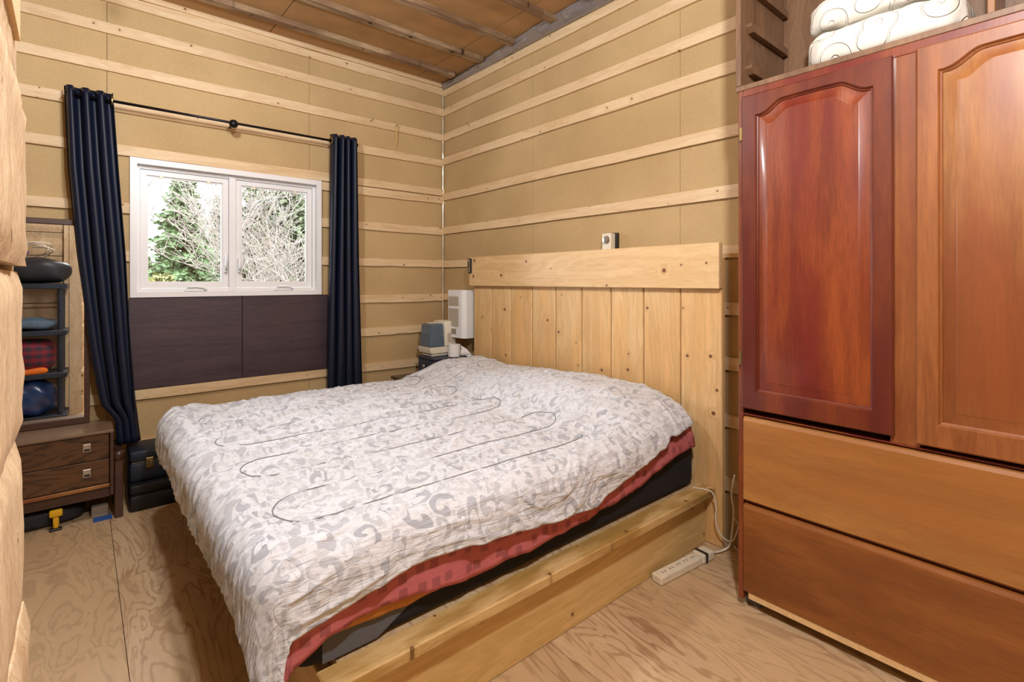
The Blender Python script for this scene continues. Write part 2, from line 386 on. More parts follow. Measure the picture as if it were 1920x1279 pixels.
M['white_cloth'] = white_quilt()
M['white_plastic'] = plain('white enamel', lin(240,240,240), .35)
M['cream_plastic'] = plain('cream plastic', lin(232,224,206), .4)
M['tank'] = plain('smoky blue tank', lin(84,104,122), .15, coat=.3)
M['grille'] = plain('taupe grille', lin(150,134,118), .6)
M['navy_paint'] = plain('navy painted wood', lin(42,50,72), .45, noise=.08, nscale=20)
M['paper'] = plain('tissue paper', lin(244,242,240), .9)
M['blue_plastic'] = plain('blue plastic', lin(24,54,110), .3)
M['kraft'] = plain('brown paper', lin(150,110,78), .8, noise=.1, nscale=25, bump=.4)
M['dusty_white'] = plain('grubby white plastic', lin(226,216,196), .5, noise=.07, nscale=30)
M['slot'] = plain('dark slot', lin(40,36,34), .6)
M['cord_w'] = plain('white cord', lin(236,228,216), .5)
M['black_plastic'] = plain('black plastic', lin(26,26,28), .4)
M['shelf_plastic'] = plain('dark grey blue shelf plastic', lin(38,48,62), .45)
M['case_navy'] = plain('navy suitcase shell', lin(24,34,48), .5, noise=.1, nscale=80, bump=.1)
M['case_black'] = plain('black suitcase shell', lin(14,15,20), .5, bump=.1, nscale=80)
M['denim'] = plain('faded denim', lin(92,112,134), .85, noise=.2, nscale=30, bump=.3)
M['black_bag'] = plain('black nylon', lin(34,38,46), .5, noise=.2, nscale=12, bump=.4)
M['blue_bag'] = plain('blue plastic bag', lin(36,66,116), .22, noise=.4, nscale=14, bump=1.0, coat=.4)
M['orange'] = plain('bright orange cloth', lin(240,120,30), .7, noise=.1, nscale=30, bump=.3)
M['lime'] = plain('lime green cloth', lin(190,210,60), .7, noise=.1, nscale=30, bump=.3)
M['pink'] = plain('pink plastic', lin(240,100,170), .5)
M['purple'] = plain('purple felt', lin(84,54,140), .8)
M['maroon'] = plain('maroon cloth', lin(110,24,48), .8)
M['yellow'] = plain('yellow plastic', lin(226,174,30), .45)
M['blue_tape'] = plain('blue strap', lin(40,86,160), .5)
M['poly'] = plain('silvery vapour barrier film', lin(150,142,140), .16, metal=.35, coat=.5, noise=.12, nscale=7)
M['foil'] = plain('pale foil tape', lin(216,206,186), .3, metal=.4)
M['twine'] = plain('straw twine', lin(226,188,110), .8)
M['orange_trim'] = plain('tan orange lining', lin(190,124,58), .8, noise=.1, nscale=40)
M['bark'] = plain('pale bare bark', lin(94,87,81), .9, noise=.2, nscale=6)
M['bark_d'] = plain('brown bark', lin(96,80,66), .9, noise=.2, nscale=6)
M['twig'] = plain('mauve grey twigs', lin(76,68,70), .9)
M['needle'] = plain('spruce needles', lin(46,66,31), .8, noise=.35, nscale=3)
M['needle_y'] = plain('yellow green cedar sprays', lin(80,82,41), .8, noise=.3, nscale=3)
M['needle_g'] = plain('grey green fir needles', lin(64,72,48), .8, noise=.3, nscale=3)
M['grass'] = plain('dry grass', lin(70,67,42), .95, noise=.3, nscale=2)
M['bulb'] = None
def emis(name, col, s):
    m, nt, b = mat_new(name); b.inputs['Emission Color'].default_value = col; b.inputs['Emission Strength'].default_value = s; b.inputs['Base Color'].default_value = col; return m
M['bulb'] = emis('lit bulb glass', (1, .93, .82, 1), 6)

# ------------------------------------------------------------------ room shell
WX, WY, CZ = 2.56, 3.99, 3.16          # headboard wall x, window wall y, ceiling z
LX, BY = -2.3, -1.9                    # left and back walls
rnd = random.Random(4)

# floor: plywood sheets with fine joints
fl = MB().box(LX-.2, WX+.2, BY-.2, WY+.2, -.08, -.019).build('floor', M['joist']); struct(fl)
xs = [LX, -1.1, .125, 1.325, WX]
for i in range(4):
    ys = [BY, .44, 2.88, WY] if i == 2 else [BY, -.78, 1.66, WY] if i == 1 else [BY, -.2, 2.2, WY]
    for j in range(3):
        MB().box(xs[i]+.0012, xs[i+1]-.0012, ys[j]+.0012, ys[j+1]-.0012, -.019, rnd.uniform(-.0006, 0)).build('plywood_sheet', M['plywood'], fl)

# ceiling
ce = MB().box(LX-.2, WX+.2, BY-.2, WY+.2, CZ+.016, CZ+.1).build('ceiling', M['joist']); struct(ce)
cx = [LX, -1.39, -.17, 1.05, 2.27, WX+.02]
cy = [BY, .86, 2.5, 2.91, 3.30, 3.70, WY+.02]
for i in range(5):
    for j in range(len(cy)-1):
        MB().box(cx[i]+.003, cx[i+1]-.003, cy[j], cy[j+1], CZ, CZ+.014).build('ceiling_board', M['ceil_board'], ce)
for y in (-1.5, -.7, .1, .5, .9, 1.3, 1.7, 2.1, 2.47, 2.905, 3.30, 3.705):
    z0 = CZ-rnd.uniform(.030, .038)
    MB().box(LX, WX-.085, y-.031, y+.031, z0, CZ).build('ceiling_strap', M['joist'], ce)

# window wall
W0, W1, WZ0, WZ1 = .255, 1.402, 1.262, 2.098      # opening
def wall_with_hole(x0, x1, y0, y1, z0, z1):
    b = MB()
    for (a, c, e, f) in ((x0, x1, z0, WZ0), (x0, x1, WZ1, z1), (x0, W0, WZ0, WZ1), (W1, x1, WZ0, WZ1)):
        a, c = max(a, x0), min(c, x1)
        if c-a > .001: b.box(a, c, y0, y1, e, f)
    return b
ww = wall_with_hole(LX-.2, WX+.14, WY+.016, WY+.14, -.02, CZ).build('wall_window', M['joist']); struct(ww)
for (a, c) in ((LX, -1.097), (-1.097, .122), (.122, 1.341), (1.341, WX)):
    b = MB(); a0, c0 = a+.0012, c-.0012
    if c <= W0 or a >= W1: b.box(a0, c0, WY, WY+.014, 0, CZ)
    else:
        b.box(a0, c0, WY, WY+.014, 0, WZ0); b.box(a0, c0, WY, WY+.014, WZ1, CZ)
        if a0 < W0: b.box(a0, W0, WY, WY+.014, WZ0, WZ1)
        if c0 > W1: b.box(W1, c0, WY, WY+.014, WZ0, WZ1)
    b.build('fibreboard_sheet', M['fibre'], ww)
BT, BH = .019, .064
def wavy_batten(b, axis, a0, a1, face, z0, h, thick, seed):
    """strapping with slightly waney edges: 12 segments"""
    n = 12; vs = []; fs = []
    r = random.Random(seed)
    for i in range(n+1):
        a = a0+(a1-a0)*i/n
        l, u = z0+r.uniform(-.0035, .0035), z0+h+r.uniform(-.0035, .0035)
        for (d, z) in ((0, l), (thick, l), (thick, u), (0, u)):
            vs.append((a, face-d, z) if axis == 'x' else (face-d, a, z))
    for i in range(n):
        for k in range(4):
            fs.append((i*4+k, i*4+(k+1) % 4, i*4+4+(k+1) % 4, i*4+4+k))
    fs += [(3, 2, 1, 0), (n*4, n*4+1, n*4+2, n*4+3)]
    return b.add(vs, fs)
sd = 0
TRX0, TRX1 = .233, 1.424
bats = [(3.058, LX, WX-.001), (2.866, LX, WX-.001), (2.633, LX, WX-.001), (2.397, LX, WX-.001), (2.128, LX, WX-.001), (2.055, TRX1+.003, WX-.001),
        (1.770, LX, TRX0-.002), (1.770, TRX1+.002, WX-.001), (1.470, LX, TRX0-.002), (1.470, TRX1+.002, WX-.001),
        (1.163, LX, .222), (1.163, 1.482, WX-.001), (.888, LX, .222), (.888, 1.482, WX-.001), (.592, LX, WX-.001), (.268, LX, WX-.001)]
for (z, a, c) in bats:
    sd += 1
    wavy_batten(MB(), 'x', a, c, WY, z, BH, BT, sd).build('strapping', M['batten_x'], ww)
MB().box(LX, WX-.02, WY-.03, WY, 3.124, CZ).build('top_strip', M['batten_x'], ww)

# headboard wall
wr = MB().box(WX+.016, WX+.14, BY-.2, WY+.14, -.02, CZ).build('wall_right', M['joist']); struct(wr)
for (a, c) in ((BY, .333), (.333, 1.552), (1.552, 2.771), (2.771, WY)):
    MB().box(WX, WX+.014, a+.0012, c-.0012, 0, CZ).build('fibreboard_sheet', M['fibre'], wr)
for z in (3.036, 2.862, 2.632, 2.413, 2.085, 1.772, 1.466, 1.168, .885, .588, .262):
    sd += 1
    wavy_batten(MB(), 'y', BY, WY-.020, WX, z, BH, BT, sd).build('strapping', M['batten_y'], wr)
# pale foil tape in the corner between the two walls
b = MB(); vs = []; fs = []
for i in range(60):
    z = .2+i*(CZ-.3)/59; d = .006*vn(i*.9, 3.3, 5)
    vs += [(WX-.010-d, WY-.0205, z), (WX-.0195, WY-.012-d, z), (WX-.004, WY-.004, z)]
for i in range(59):
    for k in range(3): fs.append((i*3+k, i*3+(k+1) % 3, i*3+3+(k+1) % 3, i*3+3+k))
struct(b.add(vs, fs).build('trim_1', M['foil']))
# remaining walls (behind and beside the camera)
struct(MB().box(LX-.12, LX, BY, WY, 0, CZ).build('wall_left', M['fibre']))
struct(MB().box(LX, WX, BY-.12, BY, 0, CZ).build('wall_back', M['fibre']))

# ------------------------------------------------------------------ log partition beside the camera
FX = -.058                                # sawn ends of the logs
lw = MB().box(LX, -.30, .70, .90, 0, CZ).build('wall_front', M['log_x']); struct(lw)
joints = [0.0, .185, .42, .655, .89, 1.125, 1.361, 1.595, 1.83, 2.065, 2.30, 2.535, 2.77, CZ]
for k in range(len(joints)-1):
    z0, z1 = joints[k]+.004, joints[k+1]-.004
    ny, nz = 14, 10; vs = []; fs = []
    Y0, Y1 = .58, 1.0
    off = (0, .004, -.003, .002, -.004, -.003, .002, -.008, -.014, -.012, -.012, -.012, -.012)[k]
    for i in range(ny+1):
        for j in range(nz+1):
            v = j/nz; u = i/ny
            edge = min(v, 1-v, u, 1-u)
            y = Y0+(Y1-Y0)*u + (.010*float(vn(v*4+k*3, 2.2, 3))-.005)*(u > .5)*2
            z = z0+(z1-z0)*v
            x = FX+off+.012*(float(fbm(np.array(y*14), np.array(z*14+k*5), 11))-.45) - (.007 if edge < .02 else 0)
            vs.append((x, y, z))
    for i in range(ny):
        for j in range(nz):
            q = i*(nz+1)+j; fs.append((q, q+nz+1, q+nz+2, q+1))
    # sides back to the wall body
    nb = len(vs); ring = [i*(nz+1) for i in range(ny+1)] + [ny*(nz+1)+j for j in range(1, nz+1)] + [i*(nz+1)+nz for i in range(ny-1, -1, -1)] + [j for j in range(nz-1, 0, -1)]
    for q in ring: vs.append((LX if k % 1 == 0 else -.6, vs[q][1], vs[q][2]))
    R = len(ring)
    for i in range(R): fs.append((ring[i], ring[(i+1) % R], nb+(i+1) % R, nb+i))
    fs.append(tuple(range(nb, nb+R)))
    MB().add(vs, fs).build('log', M['log'], lw, smooth=40)
# board nailed to the log ends above eye level, pale sawn end
MB().prism([(.52, 1.70), (.93, 1.660), (.935, 2.32), (.52, 2.32)], 'x', FX-.024, FX-.003).build('jamb_board', M['raw_pine'], lw)
# casing planks on the room side of the partition (seen in the mirror)
for (a, c) in ((-.205, -.168), (-.164, -.075)):
    MB().box(a, c, 1.012, 1.035, 0, 2.2).build('casing_plank', M['log'], lw)

# ------------------------------------------------------------------ window
wn = MB()
T = .036
wn.box(TRX0, TRX1, WY-.034, WY+.13, 2.098-.012, 2.122).box(TRX0, TRX1, WY-.034, WY+.13, 1.240, 1.262+.012)
wn.box(TRX0, TRX0+T, WY-.034, WY+.13, 1.262+.012, 2.098-.012).box(TRX1-T, TRX1, WY-.034, WY+.13, 1.262+.012, 2.098-.012)
win = wn.build('window_1', M['vinyl']); struct(win, 'white vinyl twin casement window')
iy0, iy1 = WY+.012, WY+.085
fx0, fx1, fz0, fz1 = TRX0+T, TRX1-T, 1.274, 2.086
B('mullion', M['vinyl'], win, .792, .836, iy0-.006, iy1, fz0, fz1, .003)
b = MB()
b.box(fx0, fx1, iy0, iy1, fz0, fz0+.022).box(fx0, fx1, iy0, iy1, fz1-.022, fz1).box(fx0, fx0+.018, iy0, iy1, fz0+.022, fz1-.022).box(fx1-.018, fx1, iy0, iy1, fz0+.022, fz1-.022)
b.build('window_frame', M['vinyl'], win)
for (a, c) in ((fx0+.020, .790), (.838, fx1-.020)):
    b = MB(); S = .033; y0, y1 = WY+.024, WY+.07; z0, z1 = fz0+.024, fz1-.024
    b.box(a, c, y0, y1, z0, z0+S).box(a, c, y0, y1, z1-S, z1).box(a, a+S, y0, y1, z0+S, z1-S).box(c-S, c, y0, y1, z0+S, z1-S)
    sash = b.build('sash', M['vinyl'], win)
    q = .010; yy = y0+.012
    b = MB(); b.box(a+S, c-S, yy, yy+.01, z0+S, z0+S+q).box(a+S, c-S, yy, yy+.01, z1-S-q, z1-S).box(a+S, a+S+q, yy, yy+.01, z0+S+q, z1-S-q).box(c-S-q, c-S, yy, yy+.01, z0+S+q, z1-S-q)
    b.build('glazing_bead', M['vinyl'], sash)
    MB().box(a+S, c-S, WY+.045, WY+.05, z0+S, z1-S).build('pane', M['glass'], sash)
    # screen clips along the top edge
    for t in (.18, .80):
        xx = a+S+(c-a-2*S)*t
        MB().box(xx-.012, xx+.012, y0-.003, y0+.006, z1-S-.020, z1-S+.004, .002).build('clip', M['cream_plastic'], sash)
    # crank operator at the bottom
    xm = (a+c)/2+.05
    hb = MB(); n = 12
    pts = [(xm-.065+.13*i/n, 1.276+.036*math.sin(math.pi*i/n)**.7) for i in range(n+1)]
    hb.prism(pts, 'y', WY-.018, WY+.02)
    cr = hb.build('crank_cover', M['vinyl'], win, smooth=30)
    MB().tube([(xm-.05, WY-.022, 1.300), (xm, WY-.026, 1.306), (xm+.045, WY-.026, 1.298), (xm+.06, WY-.026, 1.280)], [.006, .007, .006, .008]).build('crank_handle', M['vinyl'], cr, True)
for xx, s in ((.772, 0), (.858, 1)):
    lk = MB().box(xx-.009, xx+.009, WY-.002, WY+.022, 1.405, 1.505, .003).build('lock_plate', M['vinyl'], win)
    MB().tube([(xx, WY-.004, 1.42), (xx+(.008 if s else -.004), WY-.026, 1.45), (xx+(.012 if s else -.004), WY-.030, 1.53)], [.007, .008, .007], 8).build('lock_lever', M['vinyl'], lk, True)

# dark stained panels under the window
tp = MB().box(.235, 1.475, WY-.004, WY, .66, 1.236).build('trim_2', M['dark_wood']); struct(tp, 'dark purple-brown wooden panel under the window')
for (a, c) in ((.228, .868), (.871, 1.478)):
    MB().box(a, c, WY-.024, WY-.005, .658, 1.238, .0015).build('panel', M['purple_ply'], tp)

# vapour barrier film folded along the top of the headboard wall
n = 150; vs = []; fs = []
for i in range(n):
    y = 1.2+i*(WY-.03-1.2)/(n-1)
    for j in range(7):
        v = j/6
        bul = .05*(fbm(np.array(y*7), np.array(v*2.2), 31)-.3)+.032*(ridge(np.array(y*15+v*4), np.array(v*3), 33)-.5)
        top = CZ-.006 if y > 2.3 else CZ-.002
        z = 3.098+(top-3.098)*v
        vs.append((WX-.022-max(0, float(bul))*math.sin(math.pi*min(1, v*.9+.05))-(.012+.075*min(1, max(0, (3.6-y)/1.0)))*v, y, z))
for i in range(n-1):
    for j in range(6):
        q = i*7+j; fs.append((q, q+7, q+8, q+1))
vb = MB().add(vs, fs).build('vapour_barrier', M['poly'], origin=(WX, 2.6, 3.1), smooth=True)
md = vb.modifiers.new('s', 'SOLIDIFY'); md.thickness = .0015; md.offset = -1
tag(vb, 'crumpled silvery plastic film stuffed along the ceiling above the headboard wall', 'plastic film')

# ------------------------------------------------------------------ bed
HX = 2.453
bed = thing('bed', 'handmade pine king bed with upright plank headboard and low side rails', 'bed', (1.45, 2.32, 0))
ye = [1.252+i*(3.367-1.252)/9 for i in range(10)]
for i in range(9):
    o = B('headboard_plank', M['pine_z'], bed, HX, HX+.038, ye[i]+.0032, ye[i+1]-.0032, 0, 1.46+rnd.uniform(-.01, .01), .005)
B('headboard_cap', M['pine_y'], bed, HX-.038, HX-.0005, 1.250, 3.376, 1.305, 1.537, .003)
for z in (.42, 1.0):
    B('headboard_cleat', M['pine_y'], bed, HX+.038, HX+.075, 1.30, 3.32, z, z+.09)
for (s, y0, y1, c0, c1, nm) in ((0, 1.342, 1.380, 1.288, 1.377, 'near'), (1, 3.292, 3.330, 3.300, 3.385, 'far')):
    B('side_rail', M['pine_x'], bed, .50, HX-.001, y0, y1, .0, .256, .003)
    B('rail_cap', M['pine_cap'], bed, .48, HX-.002, c0, c1, .2565, .294, .004)
B('foot_rail', M['pine_y'], bed, .50, .538, 1.381, 3.291, .02, .256, .003)
B('deck', M['plywood'], bed, .54, HX-.003, 1.381, 3.291, .270, .288)
for x in (.54, 2.40):
    for y in (1.382, 3.20): B('leg', M['pine_z'], bed, x, x+.038, y, y+.088, 0, .269)

# mattress
def rbox(x0, x1, y0, y1, z0, z1, r, seg=5, rz=.03):
    """box with rounded vertical corners and softened rims"""
    base = []
    for (cx_, cy_, a0) in ((x1-r, y1-r, 0), (x0+r, y1-r, 90), (x0+r, y0+r, 180), (x1-r, y0+r, 270)):
        for k in range(seg+1):
            a = math.radians(a0+90*k/seg); base.append((cx_, cy_, math.cos(a), math.sin(a)))
    rings = []
    for k in range(4):
        a = math.pi/2*k/3; rings.append((r-rz+rz*math.sin(a), z0+rz-rz*math.cos(a)))
    for k in range(4):
        a = math.pi/2*(1-k/3); rings.append((r-rz+rz*math.sin(a), z1-rz+rz*math.cos(a)))
    vs = []; fs = []; m = len(base)
    for (rr, z) in rings:
        for (cx_, cy_, ca, sa) in base: vs.append((cx_+rr*ca, cy_+rr*sa, z))
    for i in range(len(rings)-1):
        for k in range(m): fs.append((i*m+k, i*m+(k+1) % m, (i+1)*m+(k+1) % m, (i+1)*m+k))
    fs.append(tuple(range(m))[::-1]); fs.append(tuple(range((len(rings)-1)*m, len(rings)*m)))
    return MB().add(vs, fs)
mt = thing('mattress', 'thick black-sided king mattress on the pine bed frame', 'mattress', (1.43, 2.33, .29))
rbox(.42, 2.445, 1.385, 3.29, .2945, .60, .07).build('mattress_body', M['black_fab'], mt, smooth=40)
MB().prism([(.50, .300), (.66, .300), (.985, .47), (.985, .56), (.50, .575)], 'y', 1.3835, 1.3855).build('side_panel', M['grey_fab'], mt)['label'] = 'charcoal grey patch on the side near the foot'  # flat grey polygon with one slanted edge over the black mattress side
MB().prism([(1.30, .385), (1.46, .415), (1.47, .432), (1.31, .405)], 'y', 1.376, 1.3785).build('care_tag', M['paper'], mt)

# bedding drape: flat cloth coordinates -> folded over the mattress edges
def interp(x, tab):
    return np.interp(x, [t[0] for t in tab], [t[1] for t in tab])
def drape(r, cx0, cx1, cy0, cy1, ztop, FX_, FY_):
    """outside the core rectangle the cloth bends on radius r then hangs straight"""
    dx = np.where(FX_ < cx0, FX_-cx0, np.where(FX_ > cx1, FX_-cx1, 0)); dy = np.where(FY_ < cy0, FY_-cy0, np.where(FY_ > cy1, FY_-cy1, 0))
    d = np.hypot(dx, dy); dd = np.maximum(d, 1e-9)
    q = math.pi*r/2
    outw = np.where(d < q, r*np.sin(np.minimum(d, q)/r), r+.03*(d-q)); drop = np.where(d < q, r*(1-np.cos(np.minimum(d, q)/r)), r+(d-q))
    X = np.clip(FX_, cx0, cx1)+dx/dd*outw; Y = np.clip(FY_, cy0, cy1)+dy/dd*outw
    return X, Y, ztop-drop, d, dx/dd, dy/dd
def need(r, drop):
    return np.where(drop < r, r*np.arccos(np.clip(1-drop/r, -1, 1)), math.pi*r/2+drop-r)

def cloth_obj(name, mat, nu, nv, fn, thick, origin, uvscale=1.0):
    u = np.linspace(0, 1, nu); v = np.linspace(0, 1, nv); U, V = np.meshgrid(u, v, indexing='ij')
    X, Y, Z, A, Bb = fn(U, V)
    co = np.stack([X, Y, Z], -1).reshape(-1, 3)-np.array(origin)
    idx = np.arange(nu*nv).reshape(nu, nv)
    f = np.stack([idx[:-1, :-1], idx[:-1, 1:], idx[1:, 1:], idx[1:, :-1]], -1).reshape(-1, 4)
    me = bpy.data.meshes.new(name); me.from_pydata(co.tolist(), [], f.tolist()); me.materials.append(mat)
    me.polygons.foreach_set('use_smooth', [True]*len(me.polygons))
    l = me.uv_layers.new(name='UVMap'); li = np.zeros(len(me.loops), dtype=np.int32); me.loops.foreach_get('vertex_index', li)
    l.data.foreach_set('uv', np.stack([A, Bb], -1).reshape(-1, 2).astype(np.float32)[li].ravel())
    o = bpy.data.objects.new(name, me); COL.objects.link(o); o.location = origin; ORG[o.name] = Vector(origin)
    if thick:
        md = o.modifiers.new('t', 'SOLIDIFY'); md.thickness = thick; md.offset = -1
    return o

HEM = [(.30, .31), (.357, .37), (.395, .425), (.447, .432), (.571, .466), (.74, .486), (.994, .477), (1.178, .463), (1.40, .436), (1.56, .432), (1.70, .465), (1.823, .505), (2.0, .55), (2.109, .575), (2.297, .588), (2.37, .592)]
ZT, RC = .634, .092
CX0, CX1, CY0, CY1 = .40, 3.0, 1.415, 3.29
PIL = [(1.2, .60), (1.30, .625), (1.44, .700), (1.55, .738), (1.67, .765), (2.0, .775), (2.25, .76), (2.48, .752), (2.82, .727), (3.0, .745), (3.15, .755), (3.28, .725), (3.4, .65), (3.6, .58)]
SY0, SDY = 1.53, .22
def stitch_dist(A, Bb):
    d = np.full(A.shape, 9.0); k = 9
    xa, xb = .56, 1.72
    for i in range(k):
        y = SY0+i*SDY
        dd = np.where((A > xa) & (A < xb), np.abs(Bb-y), 9.0); d = np.minimum(d, dd)
    for i in range(k-1):
        yc = SY0+(i+.5)*SDY
        if i % 2 == 0: dd = np.where(A <= xa, np.abs(np.hypot(A-xa, Bb-yc)-SDY/2), 9.0)
        else: dd = np.where(A >= xb, np.abs(np.hypot(A-xb, Bb-yc)-SDY/2), 9.0)
        d = np.minimum(d, dd)
    return d
def comforter(U, V):
    # u: head -> foot, v: near -> far
    xh = 2.395-.05*np.abs(2*V-1)**3
    zfoot = interp(V, [(0, .30), (.08, .40), (.18, .46), (.5, .44), (.85, .45), (1, .43)])
    xf = CX0-need(RC, ZT-zfoot+.02*(vn(V*14, 0*V, 3)-.5))
    A = xh+(xf-xh)*U
    hem = interp(np.clip(A, .31, 2.4), HEM)+.016+.012*(vn(A*16, 0*A, 5)-.5)
    ztl = ZT+(interp(CY0+0*A, PIL)-ZT)*np.clip((A-1.72)/.36, 0, 1)**1.2*.35
    yn = CY0-need(RC, np.maximum(.012, ZT-hem))
    yf = CY1+need(RC, .17+0*A)
    Bb = yn+(yf-yn)*V
    # straighten corner at the foot: keep cloth corner
    X, Y, Z, d, nx, ny = drape(RC, CX0, CX1, CY0, CY1, ZT, A, Bb)
    # pillow mound
    s = np.clip((A-1.70)/.42, 0, 1); s = s*s*(3-2*s)
    m = interp(Bb, PIL)-ZT
    fall = np.clip((2.42-A)/.10, 0, 1)
    Z = Z+np.maximum(m, -.02)*s*(.86+.14*fall)
    # soft crown and sag
    Z = Z+.016*(fbm(A*2.2, Bb*2.2, 41)-.45)
    # quilting loft
    sdist = stitch_dist(A+.012*(vn(A*5, Bb*5, 51)-.5), Bb+.016*(vn(A*4, Bb*4, 52)-.5))
    flat = np.clip(1-d/.25, .3, 1)
    h = .010*(1-np.exp(-sdist/.045))+.002*(1-np.exp(-(sdist/.010)**2))
    base_h = h.copy()
    # puckers across the stitching
    h += .009*np.exp(-sdist/.04)*(2*vn(A*60+3*vn(A*9, Bb*9, 6), Bb*14, 7)-1)
    # wrinkles: fanned at the foot, slanted over the middle
    foot = np.clip((.95-A)/.45, 0, 1); wv = .22*(vn(A*3, Bb*3, 8)-.5)
    h += .030*foot*(ridge((A+wv)*3.5, (Bb-.30*A+wv*.5)*24, 9)**2-.35)
    amt = np.clip(-.15+1.5*vn(A*2.6, Bb*2.6, 12), 0, 1)
    mid = np.clip((A-.5)/.4, 0, 1)*np.clip((2.1-A)/.5, .35, 1)
    h += .024*mid*amt*(ridge((A-.3*Bb+wv)*2.6, (Bb+.22*A+wv)*24, 10)**2-.35)
    h += .014*mid*(ridge((A+.3*Bb+wv)*2.8, (Bb-.10*A+wv)*33, 13)**2-.35)
    h += .012*(ridge((A-.4*Bb+wv)*9, (Bb+.5*A+wv)*9, 17)-.5)
    pin = .12+.88*(1-np.exp(-(sdist/.034)**1.5)); h = base_h+(h-base_h)*pin
    # a few deep creases near the pillows
    pz = np.exp(-((A-1.78)/.16)**2)
    h += .016*pz*(ridge(A*9+wv*3, Bb*11, 14)-.6)
    Z = Z+h*np.clip(1-d/.12, 0, 1)
    cn = np.clip(1-4*np.abs(nx*ny), 0, 1)
    X = X+nx*h*np.clip(d/.10, 0, 1)*.22*cn; Y = Y+ny*h*np.clip(d/.10, 0, 1)*.42*cn
    # scalloped side fall
    side = np.clip((d-.05)/.1, 0, 1)
    wob = (fbm(A*7+2, Bb*7, 15)-.42)
    X = X+nx*side*.016*wob; Y = Y+ny*side*.035*wob
    X = np.minimum(X, 2.405)
    return X, Y, Z, A, Bb
cf = cloth_obj('comforter', M['quilt'], 430, 430, comforter, .012, (1.4, 2.3, .6))
def on_comforter(a_, b_):
    a_ = np.asarray(a_, float); b_ = np.asarray(b_, float); v = np.full(a_.shape, .5); u = v.copy()
    a2 = a_-.012*(vn(a_*5, b_*5, 51)-.5); b2 = b_-.016*(vn(a_*4, b_*4, 52)-.5)
    for _ in range(6):
        xh = 2.395-.05*np.abs(2*v-1)**3
        zf = interp(v, [(0, .30), (.08, .40), (.18, .46), (.5, .44), (.85, .45), (1, .43)]); xf = CX0-need(RC, ZT-zf+.02*(vn(v*14, 0*v, 3)-.5))
        u = (a2-xh)/(xf-xh); hem = interp(np.clip(a2, .31, 2.4), HEM)+.016+.012*(vn(a2*16, 0*a2, 5)-.5)
        yn = CY0-need(RC, np.maximum(.012, ZT-hem)); v = (b2-yn)/(CY1+need(RC, .17+0*a2)-yn)
    X, Y, Z, _, _ = comforter(u, v); return list(zip(X.tolist(), Y.tolist(), (Z+.002).tolist()))
for i in range(9):
    aa = np.linspace(.56, 1.72, 620); MB().tube(on_comforter(aa, np.full(620, SY0+i*SDY)), .0022, 5).build('stitching', M['thread'], cf, True)
for i in range(8):
    q = np.linspace(-math.pi/2, math.pi/2, 170); sg, x_ = (-1, .56) if i % 2 == 0 else (1, 1.72)
    MB().tube(on_comforter(x_+sg*SDY/2*np.cos(q), SY0+(i+.5)*SDY+SDY/2*np.sin(q)), .0022, 5).build('stitching', M['thread'], cf, True)
tag(cf, 'rumpled white and grey paisley quilted comforter spread over the bed', 'comforter')

SHEM = [(.36, .33), (.44, .356), (.508, .395), (.63, .401), (.798, .390), (.994, .366), (1.2, .372), (1.44, .378), (1.675, .397), (1.85, .415), (1.975, .437), (2.12, .48), (2.33, .505), (2.4, .51)]
SR, SCY0 = .055, 1.42
def sheet(U, V):
    xh = 2.375+0*V; zfoot = .40+0*V
    xf = .415-need(SR, .59-zfoot); A = xh+(xf-xh)*U
    hem = interp(np.clip(A, .36, 2.4), SHEM)-.012+.010*(vn(A*22, 0*A, 25)-.5)
    yn = SCY0-need(SR, .59-hem); yf = 3.27+need(SR, .14+0*A); Bb = yn+(yf-yn)*V
    X, Y, Z, d, nx, ny = drape(SR, .415, 3, SCY0, 3.27, .604, A, Bb)
    side = np.clip((d-.05)/.1, 0, 1); wob = fbm(A*10, Bb*4, 27)-.35+.25*(ridge(A*16, Bb*3, 28)-.5)
    X = X+nx*side*.022*wob; Y = Y+ny*side*(.026*wob+.008)
    return X, Y, Z, A, Bb
sh = cloth_obj('bed_sheet', M['sheet'], 150, 150, sheet, .003, (1.4, 2.3, .6))
tag(sh, 'dusty rose flat sheet with its edge hanging below the paisley comforter', 'bed sheet')
def lining(U, V):
    A = .47+.42*U; hem = interp(A, SHEM)-.012
    Z = hem+.02-(.034+.006*vn(A*20, 0*A, 61)-.02*(2*U-1)**2)*V; Y = 1.3735-.006*vn(A*14, V, 62)+0*V
    return A, Y, Z, A, V*.05
ln = cloth_obj('blanket_edge', M['orange_trim'], 40, 4, lining, .002, (.68, 1.37, .4)); ln.parent = sh; ln.location = Vector((.68, 1.37, .4))-Vector((1.4, 2.3, .6)); ln['label'] = 'tan orange lining edge'

# ------------------------------------------------------------------ wardrobe (cabinet base) and open hutch on top
WF = 2.10                                      # face frame plane
wd = thing('wardrobe', 'glossy reddish cherry wardrobe with arched panel doors over two wide drawers', 'wardrobe', (2.31, .43, 0))
Yl, Yr = .995, -.135
B('side_panel', M['cherry_dark'], wd, WF+.001, 2.535, Yl-.02, Yl, .03, 2.13, .002)
B('side_panel', M['cherry_dark'], wd, WF+.001, 2.535, Yr, Yr+.02, .03, 2.13, .002)
B('back_panel', M['cherry'], wd, 2.520, 2.532, Yr+.021, Yl-.021, .03, 2.13)
B('top_panel', M['cherry_y'], wd, WF+.001, 2.535, Yr+.021, Yl-.021, 2.108, 2.13)
B('bottom_panel', M['raw_pine'], wd, WF-.022, 2.535, Yr+.021, Yl-.045, .046, .0705)
B('stile', M['cherry_dark'], wd, WF-.018, WF, Yl-.022, Yl, .03, 2.13, .003)
B('stile', M['cherry_mid'], wd, WF-.018, WF, .395, .475, .80, 2.095, .002)
